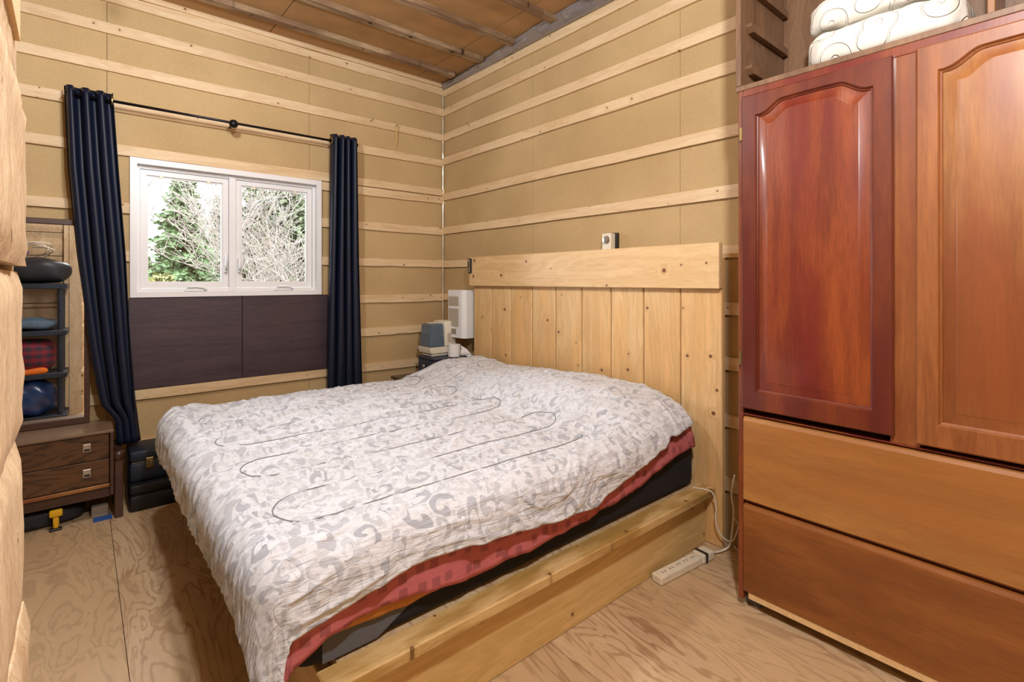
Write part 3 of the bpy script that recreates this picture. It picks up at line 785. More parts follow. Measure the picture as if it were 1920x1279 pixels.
B('stile', M['cherry_dark'], wd, WF-.018, WF, Yr, Yr+.022, .03, 2.13, .003)
B('rail', M['cherry_red'], wd, WF-.018, WF, Yr+.0225, Yl-.0225, 2.095, 2.13, .002)
B('rail', M['cherry_red'], wd, WF-.018, WF, Yr+.0225, Yl-.0225, .795, .8, .001)
B('mid_shelf', M['cherry_dark'], wd, WF, 2.50, Yr+.021, Yl-.021, .785, .80)
for y in (Yl-.075, Yr+.015):
    B('foot', M['grey_fab'], wd, WF+.02, WF+.10, y, y+.06, 0, .05, .004)
    B('foot', M['grey_fab'], wd, 2.43, 2.51, y, y+.06, 0, .05, .004)

def arch(s, H):
    a = (0.90-abs(s))/.42; a = min(1, max(0, a)); a = a*a*(3-2*a)
    return H*(a*.86+.14*max(0, 1-s*s)) if abs(s) < .9 else 0
def contour(y0, y1, z0, z1, ins, H, n=48):
    """closed loop, counter-clockwise seen from -x: bottom edge then up and arched top; y decreasing is to the right in the photo"""
    y0 += ins; y1 -= ins; z0 += ins; z1 -= ins
    pts = [(y0, z0), (y1, z0)]
    for i in range(n+1):
        t = i/n; y = y1+(y0-y1)*t; s = 2*t-1
        pts.append((y, z1+arch(s, H)))
    return pts
def loft(loops, close_last=True, close_first=False):
    vs = []; fs = []; m = len(loops[0][1])
    for (x, pts) in loops:
        for p in pts: vs.append((x, p[0], p[1]))
    for i in range(len(loops)-1):
        for k in range(m): fs.append((i*m+k, i*m+(k+1) % m, (i+1)*m+(k+1) % m, (i+1)*m+k))
    if close_last: fs.append(tuple(range((len(loops)-1)*m, len(loops)*m)))
    if close_first: fs.append(tuple(range(m))[::-1])
    return MB().add(vs, fs)
def rect_loop(y0, y1, z0, z1, n=48):
    pts = [(y0, z0), (y1, z0)]
    for i in range(n+1):
        t = i/n; pts.append((y1+(y0-y1)*t, z1))
    return pts
def door(y0, y1, z0, z1, mf, mp, lab):
    x0 = WF-.019; xf = WF-.040; st = .058; H = .044
    oz0, oz1 = z0+.075, z1-.088
    c = lambda ins: contour(y0+st, y1-st, oz0, oz1, ins, H)
    fr = loft([(x0, rect_loop(y0, y1, z0, z1)), (xf+.005, rect_loop(y0, y1, z0, z1)), (xf, rect_loop(y0+.005, y1-.005, z0+.005, z1-.005)),
               (xf, c(-.003)), (xf+.003, c(0)), (xf+.008, c(.002)), (xf+.010, c(.007)), (xf+.014, c(.009)), (x0, c(.010))], False).build('door', mf, wd, smooth=25)
    fr['label'] = lab
    loft([(x0, c(.002)), (xf+.0135, c(.0085)), (xf+.0125, c(.016)), (xf+.006, c(.040)), (xf+.004, c(.043)), (xf+.0035, c(.047))]).build('raised_panel', mp, fr, smooth=25)
    return fr
d1 = door(.462, .972, .825, 2.098, M['cherry_frame'], M['cherry_red'], 'dark red arched panel door')
d2 = door(-.108, .402, .815, 2.098, M['cherry_mid'], M['cherry'], 'amber brown arched panel door')
for z in (1.0, 1.92):
    MB().box(WF-.036, WF-.019, .9725, .982, z, z+.055, .002).build('hinge', M['brass'], d1)
def drawer(z0, z1, m, lab):
    y0, y1 = Yr+.026, Yl-.026
    pts = [(WF-.001, z0), (WF-.024, z0), (WF-.027, z0+.004), (WF-.027, z1-.016), (WF-.021, z1-.003), (WF-.012, z1), (WF-.001, z1)]
    o = MB().prism(pts, 'y', y0, y1).build('drawer', m, wd); o['label'] = lab
drawer(.447, .788, M['cherry_y'], 'amber upper drawer front')
drawer(.072, .430, M['cherry_y2'], 'brown lower drawer front')
B('drawer_divider', M['cherry_dark'], wd, WF-.003, 2.49, Yr+.021, Yl-.021, .4325, .4445)

hu = thing('open_hutch', 'open dark wooden shelf box standing on top of the wardrobe', 'shelf', (2.31, .43, 2.131))
h0, h1 = 2.1315, 2.86
B('bottom_board', M['walnut'], hu, 2.085, 2.532, Yr, Yl+.012, h0, h0+.022, .002)
B('side_board', M['walnut'], hu, 2.085, 2.532, Yl-.010, Yl+.012, h0+.0225, h1, .002)
B('side_board', M['walnut'], hu, 2.085, 2.532, Yr, Yr+.022, h0+.0225, h1, .002)
B('top_board', M['walnut'], hu, 2.085, 2.532, Yr+.0225, Yl-.0105, h1-.022, h1, .002)
B('back_board', M['walnut'], hu, 2.515, 2.527, Yr+.0225, Yl-.0105, h0+.0225, h1-.0225)
for z in (2.235, 2.41, 2.585):
    MB().prism([(2.13, z), (2.15, z-.02), (2.50, z-.02), (2.50, z+.012), (2.13, z+.012)], 'y', Yl-.035, Yl-.0105).build('shelf_runner', M['walnut'], hu)
B('divider', M['cherry'], hu, 2.26, 2.51, .235, .255, h0+.0225, h1-.0225, .002)

def folded_quilt(name, label, c, half, seed):
    b = MB()
    def defo(p, x, y, z):
        q = .006*(math.sin(p.y*70+3*math.sin(p.x*30))*.5+math.sin((p.x+p.z)*60+p.y*25)*.5)+.012*(float(fbm(np.array(p.y*9), np.array(p.z*9+p.x*7), seed))-.45)
        return p+Vector((x, y*.6, z)).normalized()*q if (x or y or z) else p
    RB(b, None, c, half, 5.0, 96, 48, defo)
    o = b.build(name, M['white_cloth'], origin=(c[0], c[1], c[2]-half[2]), smooth=True)
    tag(o, label, 'quilt', 'folded quilts on the hutch')
folded_quilt('folded_quilt', 'thick cream folded quilt lying on the hutch floor under another', (2.295, .530, 2.226), (.165, .238, .068), 3)
folded_quilt('folded_quilt', 'cream folded quilt stacked uppermost above the wardrobe', (2.30, .545, 2.362), (.155, .222, .064), 8)

# ------------------------------------------------------------------ curtains and rod
def curtain(name, label, zt, zb, left, right, yc, nf, amp, seed, grom):
    nz, nu = 60, 140
    vs = np.zeros((nz+1, nu+1, 3))
    for i in range(nz+1):
        v = i/nz; z = zt+(zb-zt)*v
        xl = np.interp(-z, [-t[0] for t in left], [t[1] for t in left]); xr = np.interp(-z, [-t[0] for t in right], [t[1] for t in right])
        u = np.linspace(0, 1, nu+1)
        ph = 2*math.pi*nf*(u+.04*vn(u*5+seed, np.full(nu+1, v*1.5), seed))
        am = amp*(1-.25*v)*(.7+.6*vn(u*nf, np.full(nu+1, v*.8), seed+2))
        vs[i, :, 0] = xl+(xr-xl)*u+.012*np.sin(ph*2+.5)*(.4+.6*v)
        vs[i, :, 1] = np.interp(-z, [-t[0] for t in yc], [t[1] for t in yc])+am*np.cos(ph)
        vs[i, :, 2] = z+.006*np.cos(ph)*(v < .02)
    th = thing(name, label, 'curtain', ((left[0][1]+right[0][1])/2, yc[0][1], zb), 'navy curtains on the rod')
    idx = np.arange((nz+1)*(nu+1)).reshape(nz+1, nu+1)
    f = np.stack([idx[:-1, :-1], idx[1:, :-1], idx[1:, 1:], idx[:-1, 1:]], -1).reshape(-1, 4)
    o = MB().add(vs.reshape(-1, 3).tolist(), f.tolist()).build('curtain_cloth', M['navy'], th, smooth=True, fix=False)
    md = o.modifiers.new('t', 'SOLIDIFY'); md.thickness = .0025; md.offset = 0
    for gx in grom:
        b = MB(); n = 16; r0, r1 = .021, .030; vs2 = []; fs2 = []
        for k in range(n):
            q = 2*math.pi*k/n
            for (rr, dx) in ((r0, -.003), (r1, -.003), (r1, .003), (r0, .003)): vs2.append((gx+dx, 3.872+rr*math.cos(q), 2.425+rr*math.sin(q)))
        for k in range(n):
            for j in range(4): fs2.append((k*4+j, k*4+(j+1) % 4, ((k+1) % n)*4+(j+1) % 4, ((k+1) % n)*4+j))
        b.add(vs2, fs2).build('grommet', M['brass'], th, smooth=40)
curtain('curtain', 'navy curtain swept aside beside the mirror dresser', 2.470, .368,
        [(2.47, -.078), (2.0, -.062), (1.5, -.025), (.95, .035), (.62, .085), (.52, .158), (.36, .168)], [(2.47, .150), (2.0, .178), (1.5, .212), (.95, .236), (.5, .262), (.36, .276)],
        [(2.47, 3.872), (2.0, 3.845), (1.5, 3.836), (.9, 3.834), (.36, 3.83)], 3.3, .040, 3, (.142, ))
curtain('curtain', 'navy curtain hanging straight between the window and the corner', 2.478, .35,
        [(2.48, 1.468), (1.5, 1.452), (.35, 1.428)], [(2.48, 1.682), (1.5, 1.695), (.35, 1.722)],
        [(2.48, 3.872), (.35, 3.872)], 4.1, .040, 9, (1.466, ))
rod = thing('curtain_rod', 'thin black metal curtain rod above the window', 'curtain rod', (.8, 3.872, 2.42))
MB().tube([(-.055, 3.872, 2.425), (1.665, 3.872, 2.425)], .009, 12).build('rod', M['rod'], rod, True)
br = MB().tube([(.79, WY-.021, 2.415), (.79, 3.885, 2.413)], .008, 8).build('bracket', M['rod'], rod, True)
MB().lathe((.79, 3.845, 2.413), [(.004, -.022), (.017, -.018), (.026, -.008), (.029, .004), (.024, .016), (.012, .024)], 20, 'y').build('bracket_knob', M['rod'], br, True)
for x in (-.04, 1.64):
    MB().tube([(x, WY-.021, 2.415), (x, 3.872, 2.415)], .007, 8).build('bracket', M['rod'], rod, True)
    MB().lathe((x-.018 if x < 0 else x+.028, 3.872, 2.425), [(.004, -.016), (.014, -.010), (.016, 0), (.014, .010), (.004, .016)], 14, 'x').build('finial', M['rod'], rod, True)

# ------------------------------------------------------------------ dresser, mirror and what lies around it
ds = thing('dresser', 'low dark-veneered dresser with two drawers under the mirror', 'dresser', (-.40, 3.79, 0))
dx0, dx1, dy0, dy1 = -.95, .142, 3.63, 3.945
B('top', M['dress_top'], ds, dx0, dx1, dy0, dy1, .490, .507, .004)
B('side_panel', M['dark_wood'], ds, dx1-.018, dx1, dy0+.001, dy1, .14, .4895, .002)
B('side_panel', M['dark_wood'], ds, dx0, dx0+.018, dy0+.001, dy1, .14, .4895, .002)
B('back_panel', M['dark_wood'], ds, dx0+.019, dx1-.019, dy1-.012, dy1-.001, .14, .4895)
B('front_rail', M['cherry'], ds, dx0+.019, dx1-.019, dy0+.002, dy0+.03, .188, .208, .003)
B('apron', M['dark_wood'], ds, dx0+.019, dx1-.019, dy0+.03, dy0+.05, .128, .187)
B('bottom_panel', M['dark_wood'], ds, dx0+.019, dx1-.019, dy0+.051, dy1-.013, .188, .2)
for (xa, xb) in ((dx0+.022, -.405), (-.400, dx1-.022)):
    for (za, zb) in ((.2125, .346), (.350, .487)):
        dr = B('drawer', M['wenge'], ds, xa, xb, dy0+.005, dy0+.026, za, zb, .002)
        px = xb-.095 if xb > 0 else xa+.095
        pl = MB().box(px-.019, px+.019, dy0-.003, dy0+.0048, (za+zb)/2-.016, (za+zb)/2+.030, .003).build('pull', M['steel'], dr)
        MB().box(px-.012, px+.012, dy0-.0045, dy0-.0031, (za+zb)/2-.009, (za+zb)/2+.003).build('pull_slot', M['slot'], dr)
for x in (dx1+.022, dx0-.022):
    for y in (dy0+.005, dy1-.045):
        lg = B('leg', M['dark_wood'], ds, x-.019, x+.019, y, y+.036, 0, .375, .004)
        MB().lathe((x, y+.018, .352), [(.012, -.030), (.024, -.026), (.026, 0), (.024, .022), (.012, .026)], 14, 'z').build('leg_collar', M['dark_wood'], lg, True)
    B('leg_rail', M['dark_wood'], ds, x-.015, x+.015, dy0+.042, dy1-.046, .33, .365, .003)

mr = thing('dresser_mirror', 'tall dark-framed mirror standing on the dresser beside the navy curtain', 'mirror', (-.29, 3.905, .508))
mz0, mz1, mxa, mxb = .509, 1.700, -.62, .040
yaw = .013
def ym(x): return 3.900+(x-.04)*(-yaw)*-1.0
for (nm, a, c, e, f) in (('mirror_frame', mxa, mxb, mz0, mz0+.036), ('mirror_frame', mxa, mxb, mz1-.032, mz1), ('mirror_frame', mxa, mxa+.026, mz0+.036, mz1-.032), ('mirror_frame', mxb-.026, mxb, mz0+.036, mz1-.032)):
    B(nm, M['dark_wood'], mr, a, c, 3.894, 3.925, e, f, .003)
a, c, e, f = mxa+.024, mxb-.024, mz0+.034, mz1-.030
g = MB().add([(a, 3.9135-(c-a)*yaw*-1*.5, e), (c, 3.9135-(c-a)*yaw*.5, e), (c, 3.9135-(c-a)*yaw*.5, f), (a, 3.9135+(c-a)*yaw*.5, f)], [(0, 1, 2, 3)])
g = MB(); ya, yb = 3.910+.5*(c-a)*yaw, 3.910-.5*(c-a)*yaw
g.add([(a, ya, e), (c, yb, e), (c, yb, f), (a, ya, f), (a, ya+.006, e), (c, yb+.006, e), (c, yb+.006, f), (a, ya+.006, f)],
      [(0, 1, 2, 3), (7, 6, 5, 4), (0, 4, 5, 1), (1, 5, 6, 2), (2, 6, 7, 3), (3, 7, 4, 0)]).build('mirror_glass', M['mirror'], mr)

# suitcases
def suitcase(label, x0, x1, y0, y1, z0, z1, m, latch):
    t = thing('suitcase', label, 'suitcase', ((x0+x1)/2, (y0+y1)/2, z0), 'suitcases beside the dresser')
    zm = z0+(z1-z0)*.62
    MB().box(x0, x1, y0, y1, z0, zm-.002, .018).build('shell_bottom', m, t, 40)
    MB().box(x0, x1, y0, y1, zm+.002, z1, .018).build('shell_lid', m, t, 40)
    MB().box(x0+.012, x1-.012, y0+.004, y1-.012, zm-.0019, zm+.0019).build('rim', M['steel'] if latch else M['black_plastic'], t)
    if latch:
        for x in latch:
            l = MB().box(x-.020, x+.020, y0-.007, y0+.002, zm-.040, zm+.022, .004).build('latch', M['brass'], t)
            MB().tube([(x-.008, y0-.010, zm-.03), (x-.008, y0-.012, zm+.01), (x+.008, y0-.012, zm+.01), (x+.008, y0-.010, zm-.03)], .003, 6).build('latch_loop', M['steel'], l, True)
    hx = (x0+x1)/2
    MB().tube([(hx-.06, y0-.002, zm-.03), (hx-.055, y0-.03, zm-.03), (hx+.055, y0-.03, zm-.03), (hx+.06, y0-.002, zm-.03)], .007, 8).build('carry_handle', M['black_plastic'], t, True)
suitcase('navy hard suitcase with brass latch, lying on the black one', .215, .78, 3.70, 3.955, .158, .342, M['case_navy'], (.312, .66))
suitcase('black hard suitcase on the floor beneath the navy one', .212, .84, 3.655, 3.955, 0, .1565, M['case_black'], None)

# stowed under the dresser
b = MB(); RB(b, None, (-.38, 3.82, .055), (.40, .10, .055), 4, 40, 20)
tag(b.build('duffel_bag', M['black_bag'], origin=(-.38, 3.80, 0), smooth=True), 'flat black bag stowed under the dresser', 'bag')
yc = thing('drill', 'small yellow plastic tool under the dresser', 'tool', (-.105, 3.655, 0))
MB().box(-.13, -.075, 3.655, 3.687, .075, .112, .008).build('tool_body', M['yellow'], yc, 40); MB().box(-.115, -.09, 3.660, 3.683, .012, .0745, .006).build('tool_grip', M['yellow'], yc, 40)
MB().box(-.13, -.078, 3.657, 3.687, 0, .0118, .003).build('battery', M['black_plastic'], yc)
tag(MB().box(.045, .12, 3.72, 3.78, 0, .06, .003).build('small_box', M['grille'], origin=(.07, 3.7, 0)), 'small pale carton between the dresser leg and bag', 'box')
tag(MB().prism([(3.650, .0), (3.70, .0), (3.70, .008), (3.650, .008)], 'x', .052, .135).build('strap', M['blue_tape'], origin=(.09, 3.67, .0)), 'bright blue strap on the floor under the dresser', 'strap')

# ------------------------------------------------------------------ bedside: nightstand, drawer box, humidifier, tissue roll, bottle, bag
ns = thing('nightstand', 'dark brown nightstand in the corner behind the bed', 'nightstand', (2.2, 3.66, 0))
B('top', M['dark_wood'], ns, 1.93, 2.50, 3.44, 3.80, .545, .568, .004)
B('body', M['dark_wood'], ns, 1.95, 2.49, 3.455, 3.79, .10, .5445, .003)
dr = B('drawer', M['dark_wood'], ns, 1.935, 1.9495, 3.465, 3.78, .34, .53, .003)
MB().lathe((1.925, 3.62, .44), [(.004, -.012), (.012, -.008), (.012, 0), (.006, .010)], 12, 'x').build('knob', M['brass'], dr, True)
B('drawer', M['dark_wood'], ns, 1.935, 1.9495, 3.465, 3.78, .12, .33, .003)
for x in (1.97, 2.44):
    for y in (3.47, 3.75): B('leg', M['dark_wood'], ns, x, x+.035, y, y+.03, 0, .0995)

nb = thing('drawer_box', 'small navy painted box with one knobbed drawer on the nightstand', 'drawer box', (2.32, 3.64, .5685))
B('body', M['navy_paint'], nb, 2.178, 2.47, 3.502, 3.778, .5690, .700, .002)
B('lid', M['navy_paint'], nb, 2.168, 2.475, 3.495, 3.785, .7003, .713, .002)
dr = B('drawer', M['navy_paint'], nb, 2.166, 2.1775, 3.515, 3.765, .585, .690, .003)
MB().lathe((2.160, 3.655, .640), [(.006, -.016), (.016, -.013), (.018, -.005), (.010, 0), (.008, .006)], 16, 'x').build('knob', M['steel'], dr, True)

hm = thing('humidifier', 'humidifier with smoky blue water tank on the navy box', 'humidifier', (2.30, 3.70, .7135))
MB().box(2.215, 2.43, 3.625, 3.79, .714, .742, .006).build('foot', M['cream_plastic'], hm, 40)
MB().prism([(2.20, .7425), (2.44, .7425), (2.45, .775), (2.45, .792), (2.188, .792), (2.188, .775)], 'y', 3.612, 3.803).build('basin', M['cream_plastic'], hm, 40)
vs = []
def frus(x0, x1, y0, y1, z0, z1, i):
    return MB().add([(x0, y0, z0), (x1, y0, z0), (x1, y1, z0), (x0, y1, z0), (x0+i, y0+i, z1), (x1-i*.2, y0+i, z1), (x1-i*.2, y1-i, z1), (x0+i, y1-i, z1)],
                    [(0, 3, 2, 1), (4, 5, 6, 7), (0, 1, 5, 4), (1, 2, 6, 5), (2, 3, 7, 6), (3, 0, 4, 7)])
tk = frus(2.192, 2.335, 3.617, 3.798, .7925, .985, .014).build('water_tank', M['tank'], hm)
md = tk.modifiers.new('b', 'BEVEL'); md.width = .014; md.segments = 3
MB().box(2.225, 2.30, 3.68, 3.735, .985, .992, .003).build('tank_handle', M['cream_plastic'], tk)
MB().box(2.337, 2.447, 3.615, 3.80, .7925, 1.005, .012).build('motor_housing', M['cream_plastic'], hm, 40)
gr = MB().box(2.362, 2.425, 3.6125, 3.6148, .83, .90).build('vent_panel', M['grille'], hm)
for k in range(7): MB().box(2.364, 2.423, 3.6105, 3.6124, .834+k*.0095, .8385+k*.0095).build('vent_slat', M['cream_plastic'], gr)

tr = thing('toilet_roll', 'white toilet paper roll with a loose trailing sheet', 'toilet paper', (2.37, 3.545, .7135))
b = MB(); n = 28; vs = []; fs = []
for k in range(n):
    q = 2*math.pi*k/n
    for (rr, zz) in ((.052, .7138), (.052, .813), (.018, .813), (.018, .7138)): vs.append((2.385+rr*math.cos(q), 3.548+rr*math.sin(q), zz))
for k in range(n):
    for j in range(4): fs.append((k*4+j, k*4+(j+1) % 4, ((k+1) % n)*4+(j+1) % 4, ((k+1) % n)*4+j))
b.add(vs, fs).build('roll', M['paper'], tr, smooth=40)
vs = []; fs = []
for i in range(12):
    u = i/11
    for j in range(6):
        v = j/5; vs.append((2.41+.07*u+.006*math.sin(v*7+u*4), 3.497-.10*u-.012*math.sin(u*5+v), .808-.094*v*(1-.1*u)-.085*u*(1-v)+.006*math.sin(u*8)*(v)))
for i in range(11):
    for j in range(5): q = i*6+j; fs.append((q, q+6, q+7, q+1))
o = MB().add(vs, fs).build('loose_sheet', M['paper'], tr, True); md = o.modifiers.new('t', 'SOLIDIFY'); md.thickness = .001

bo = thing('pump_bottle', 'small blue plastic bottle beside the toilet paper', 'bottle', (2.35, 3.435, .5685))
MB().lathe((2.36, 3.468, .5690), [(.018, 0), (.022, .004), (.022, .095), (.016, .108), (.010, .114)], 18).build('bottle_body', M['blue_plastic'], bo, 40)
MB().lathe((2.36, 3.468, .6835), [(.010, 0), (.012, .002), (.012, .026), (.008, .030)], 16).build('cap', M['blue_plastic'], bo, 40)
b = MB(); RB(b, None, (2.10, 3.475, .61), (.075, .030, .040), 2.6, 28, 16, lambda p, x, y, z: p+Vector((.006*math.sin(p.z*120), .004*math.sin(p.x*140), .005*math.sin(p.x*90))))
tag(b.build('paper_bag', M['kraft'], origin=(2.10, 3.475, .569), smooth=True), 'crumpled brown paper bag on the nightstand edge', 'bag')

# ------------------------------------------------------------------ wall heater, thermostat, remote
ht = thing('wall_heater', 'white wall-mounted fan heater with louvred grilles beside the headboard', 'heater', (2.47, 3.55, .865))
pts = [(2.54, 3.43), (2.425, 3.43), (2.405, 3.46), (2.400, 3.475), (2.400, 3.665), (2.41, 3.675), (2.54, 3.675)]
MB().prism(pts, 'z', .868, 1.268).build('case', M['white_plastic'], ht)
B('mount_plate', M['white_plastic'], ht, 2.5402, 2.5598, 3.45, 3.655, .89, 1.25)
for (z0, z1, nsl) in ((1.135, 1.215, 9), (.962, 1.112, 17)):
    gp = MB().box(2.3975, 2.3998, 3.510, 3.655, z0, z1).build('grille_panel', M['grille'], ht)
    for k in range(nsl):
        zz = z0+(z1-z0)*(k+.5)/nsl
        MB().box(2.3935, 2.3974, 3.512, 3.653, zz-.0022, zz+.0018).build('louvre', M['cream_plastic'], gp)
MB().box(2.3985, 2.3998, 3.545, 3.63, .895, .942).build('rating_label', M['grille'], ht)
th = thing('thermostat', 'cream wall thermostat with round dial above the headboard', 'thermostat', (2.53, 2.03, 1.52))
B('body', M['cream_plastic'], th, 2.490, 2.535, 1.985, 2.055, 1.518, 1.640, .003)
B('back_plate', M['black_plastic'], th, 2.5352, 2.5598, 1.975, 2.065, 1.535, 1.645, .002)
dl = MB().lathe((2.4895, 2.020, 1.600), [(.006, -.016), (.020, -.014), (.024, -.002), (.026, .0002)], 24, 'x').build('dial', M['steel'], th, 40)
MB().box(2.4725, 2.4735, 2.018, 2.022, 1.585, 1.618).build('dial_pointer', M['slot'], dl)
B('cover_strip', M['white_plastic'], th, 2.4885, 2.4898, 1.990, 2.050, 1.528, 1.545)
rm = thing('remote_control', 'small black and silver device hanging on the headboard corner', 'remote', (2.40, 3.355, 1.42))
B('body', M['black_plastic'], rm, 2.396, 2.4145, 3.338, 3.380, 1.408, 1.528, .004)
fp = B('face_plate', M['steel'], rm, 2.3925, 2.3958, 3.343, 3.372, 1.414, 1.522, .001)
MB().box(2.3912, 2.3924, 3.352, 3.364, 1.45, 1.50).build('display', M['slot'], fp)
MB().lathe((2.3918, 3.358, 1.432), [(.005, -.001), (.006, .0005)], 12, 'x').build('button', M['slot'], fp)

# nails and twine on the strapping
def nail(x, y, z, dx, dy, label):
    b = MB().tube([(x, y, z), (x+dx*.03, y+dy*.03, z+.012), (x+dx*.034, y+dy*.034, z+.014)], [.0018, .0018, .004], 6)
    tag(b.build('nail', M['rod'], origin=(x, y, z)), label, 'nail')
nail(1.83, WY-.0195, 2.672, .35, -1, 'bent nail in the strapping right of the curtain top')
nail(2.06, WY-.0195, 2.675, .35, -1, 'nail in the strapping holding the hanging twine')
nail(WX-.0195, 3.55, 2.672, -1, -.5, 'nail in the headboard wall strapping close to the corner')
pts = [(2.072, WY-.052, 2.690+.002), (2.068, WY-.046, 2.66), (2.060, WY-.034, 2.62), (2.066, WY-.030, 2.57), (2.060, WY-.030, 2.53), (2.057, WY-.028, 2.50)]
tag(MB().tube(pts, [.003, .0035, .004, .0045, .004, .003], 6).build('twine', M['twine'], origin=pts[0], smooth=True), 'short straw-coloured twine hanging from a nail on the window wall', 'twine')

# ------------------------------------------------------------------ power bar and cords on the floor
pb = thing('power_strip', 'grubby white power strip on the floor along the bed rail', 'power strip', (2.14, 1.275, 0))
p0, p1 = Vector((1.945, 1.296, 0)), Vector((2.335, 1.258, 0)); dv = (p1-p0).normalized(); nv_ = Vector((-dv.y, dv.x, 0))
def pstrip(a, c, hw, z0, z1, ch=.0):
    q = [p0+dv*a-nv_*hw, p0+dv*c-nv_*hw, p0+dv*c+nv_*hw, p0+dv*a+nv_*hw]
    return [(t.x, t.y, z0) for t in q]+[(t.x, t.y, z1) for t in q]
BF = [(0, 3, 2, 1), (4, 5, 6, 7), (0, 1, 5, 4), (1, 2, 6, 5), (2, 3, 7, 6), (3, 0, 4, 7)]
o = MB().add(pstrip(0, .30, .028, .001, .038), BF).build('strip_body', M['dusty_white'], pb); md = o.modifiers.new('b', 'BEVEL'); md.width = .006; md.segments = 2
o = MB().add(pstrip(.301, .39, .032, .001, .044), BF).build('switch_end', M['dusty_white'], pb); md = o.modifiers.new('b', 'BEVEL'); md.width = .008; md.segments = 2
MB().add(pstrip(.318, .336, .0325, .004, .0452), BF).build('band', M['black_plastic'], pb)
for k in range(5):
    oo = MB().add(pstrip(.03+.052*k, .068+.052*k, .018, .038, .0388), BF).build('outlet', M['cream_plastic'], pb)
    MB().add(pstrip(.038+.052*k, .042+.052*k, .007, .0386, .0392), BF).build('outlet_slot', M['slot'], oo)
    MB().add(pstrip(.056+.052*k, .060+.052*k, .007, .0386, .0392), BF).build('outlet_slot', M['slot'], oo)
def spline(pts, n=8):
    P = [Vector(p) for p in pts]; out = []
    for i in range(len(P)-1):
        a, b_, c, d = P[max(i-1, 0)], P[i], P[i+1], P[min(i+2, len(P)-1)]
        for k in range(n):
            t = k/n; out.append(.5*((2*b_)+(c-a)*t+(2*a-5*b_+4*c-d)*t*t+(3*b_-a-3*c+d)*t**3))
    out.append(P[-1]); return out
def cord(name, label, pts, r, m, cat='cord'):
    tag(MB().tube(spline(pts), r, 8).build(name, M[m], origin=pts[0], smooth=True), label, cat, 'cords by the headboard post')
cord('extension_lead', 'thick white power strip cord curling up beside the headboard edge', [(2.33, 1.256, .02), (2.40, 1.235, .012), (2.45, 1.215, .03), (2.47, 1.21, .10), (2.475, 1.205, .2), (2.47, 1.213, .28), (2.475, 1.20, .38)], .0045, 'cord_w')
cord('charging_cable', 'thin white cord hanging from the bed rail end to the floor', [(2.36, 1.36, .297), (2.38, 1.31, .299), (2.40, 1.275, .285), (2.408, 1.262, .22), (2.405, 1.262, .15), (2.42, 1.240, .08), (2.45, 1.205, .055), (2.47, 1.19, .09), (2.48, 1.17, .16), (2.49, 1.12, .18)], .003, 'cord_w')
cord('thin_cable', 'thin pale cord looped between the headboard and the wardrobe', [(2.48, 1.205, .16), (2.46, 1.16, .13), (2.455, 1.135, .06), (2.46, 1.16, .015), (2.48, 1.205, .02)], .0025, 'cord_w')
cord('electric_cable', 'thin pale cord reaching behind the wardrobe side', [(2.50, 1.20, .30), (2.50, 1.15, .29), (2.49, 1.10, .24), (2.49, 1.07, .20)], .0025, 'cord_w')
ad = thing('power_adapter', 'tall black adapter box tucked against the wardrobe side', 'adapter', (2.2, 1.01, 0))
MB().box(2.13, 2.40, .998, 1.018, .07, .345, .004).build('adapter_body', M['black_plastic'], ad)
MB().box(2.20, 2.36, .998, 1.016, .345, .395, .004).build('adapter_plug', M['grey_fab'], ad)
MB().box(2.16, 2.37, .999, 1.017, 0, .0698, .004).build('adapter_stand', M['black_plastic'], ad)

# ------------------------------------------------------------------ plastic shelf beside the partition (seen in the mirror)
sf = thing('plastic_shelf', 'dark plastic four-tier shelf reflected in the dresser mirror', 'shelf', (-.55, 1.25, 0))
sx0, sx1, sy0, sy1 = -.93, -.165, 1.05, 1.41
tiers = (.03, .43, .83, 1.27)
for z in tiers:
    MB().box(sx0, sx1, sy0, sy1, z, z+.05, .006).build('tray', M['shelf_plastic'], sf)
for x in (sx0+.05, sx1-.05):
    for y in (sy0+.04, sy1-.04):
        for i in range(3):
            MB().tube([(x, y, tiers[i]+.05), (x, y, tiers[i+1])], .022, 12).build('post', M['shelf_plastic'], sf, 60)
def bundle(name, label, cat, c, half, m, n=2.8, amp=.012, fr=28):
    b = MB(); RB(b, None, c, half, n, 40, 24, lambda p, x, y, z: p+Vector((x, y, z))*amp*(math.sin(p.x*fr+p.z*fr*.7)+math.sin(p.y*fr*1.3+p.x*fr*.5))*.5)
    tag(b.build(name, M[m], origin=(c[0], c[1], c[2]-half[2]), smooth=True), label, cat)
bundle('duffel_bag', 'black nylon bag lying on the top tier of the plastic shelf', 'bag', (-.42, 1.24, 1.44), (.29, .16, .12), 'black_bag', 2.6)
bundle('folded_jeans', 'folded faded jeans on the shelf tier below the black bag', 'jeans', (-.50, 1.24, .935), (.27, .15, .055), 'denim', 3)
bundle('plaid_shirt', 'red plaid shirt bundle in the middle of the plastic shelf', 'shirt', (-.45, 1.24, .64), (.20, .15, .155), 'plaid', 3.2, .008)
bundle('safety_vest', 'bright orange cloth heap beside the plaid bundle', 'vest', (-.40, 1.385, .505), (.09, .03, .028), 'orange', 2.4)
bundle('work_glove', 'lime green glove next to the orange cloth', 'glove', (-.56, 1.385, .50), (.06, .028, .022), 'lime', 2.4)
bundle('plastic_bag', 'stuffed glossy blue plastic bag on the lowest shelf tier', 'bag', (-.45, 1.24, .245), (.22, .15, .165), 'blue_bag', 2.6, .018, 34)
bundle('slipper', 'pink slipper on the floor before the plastic shelf', 'slipper', (-.42, 1.52, .030), (.13, .05, .030), 'pink', 2.2, .003)
bundle('felt_hat', 'purple felt hat behind the coiled cable', 'hat', (-.52, 1.16, 1.62), (.07, .07, .07), 'purple', 2.0, .004)
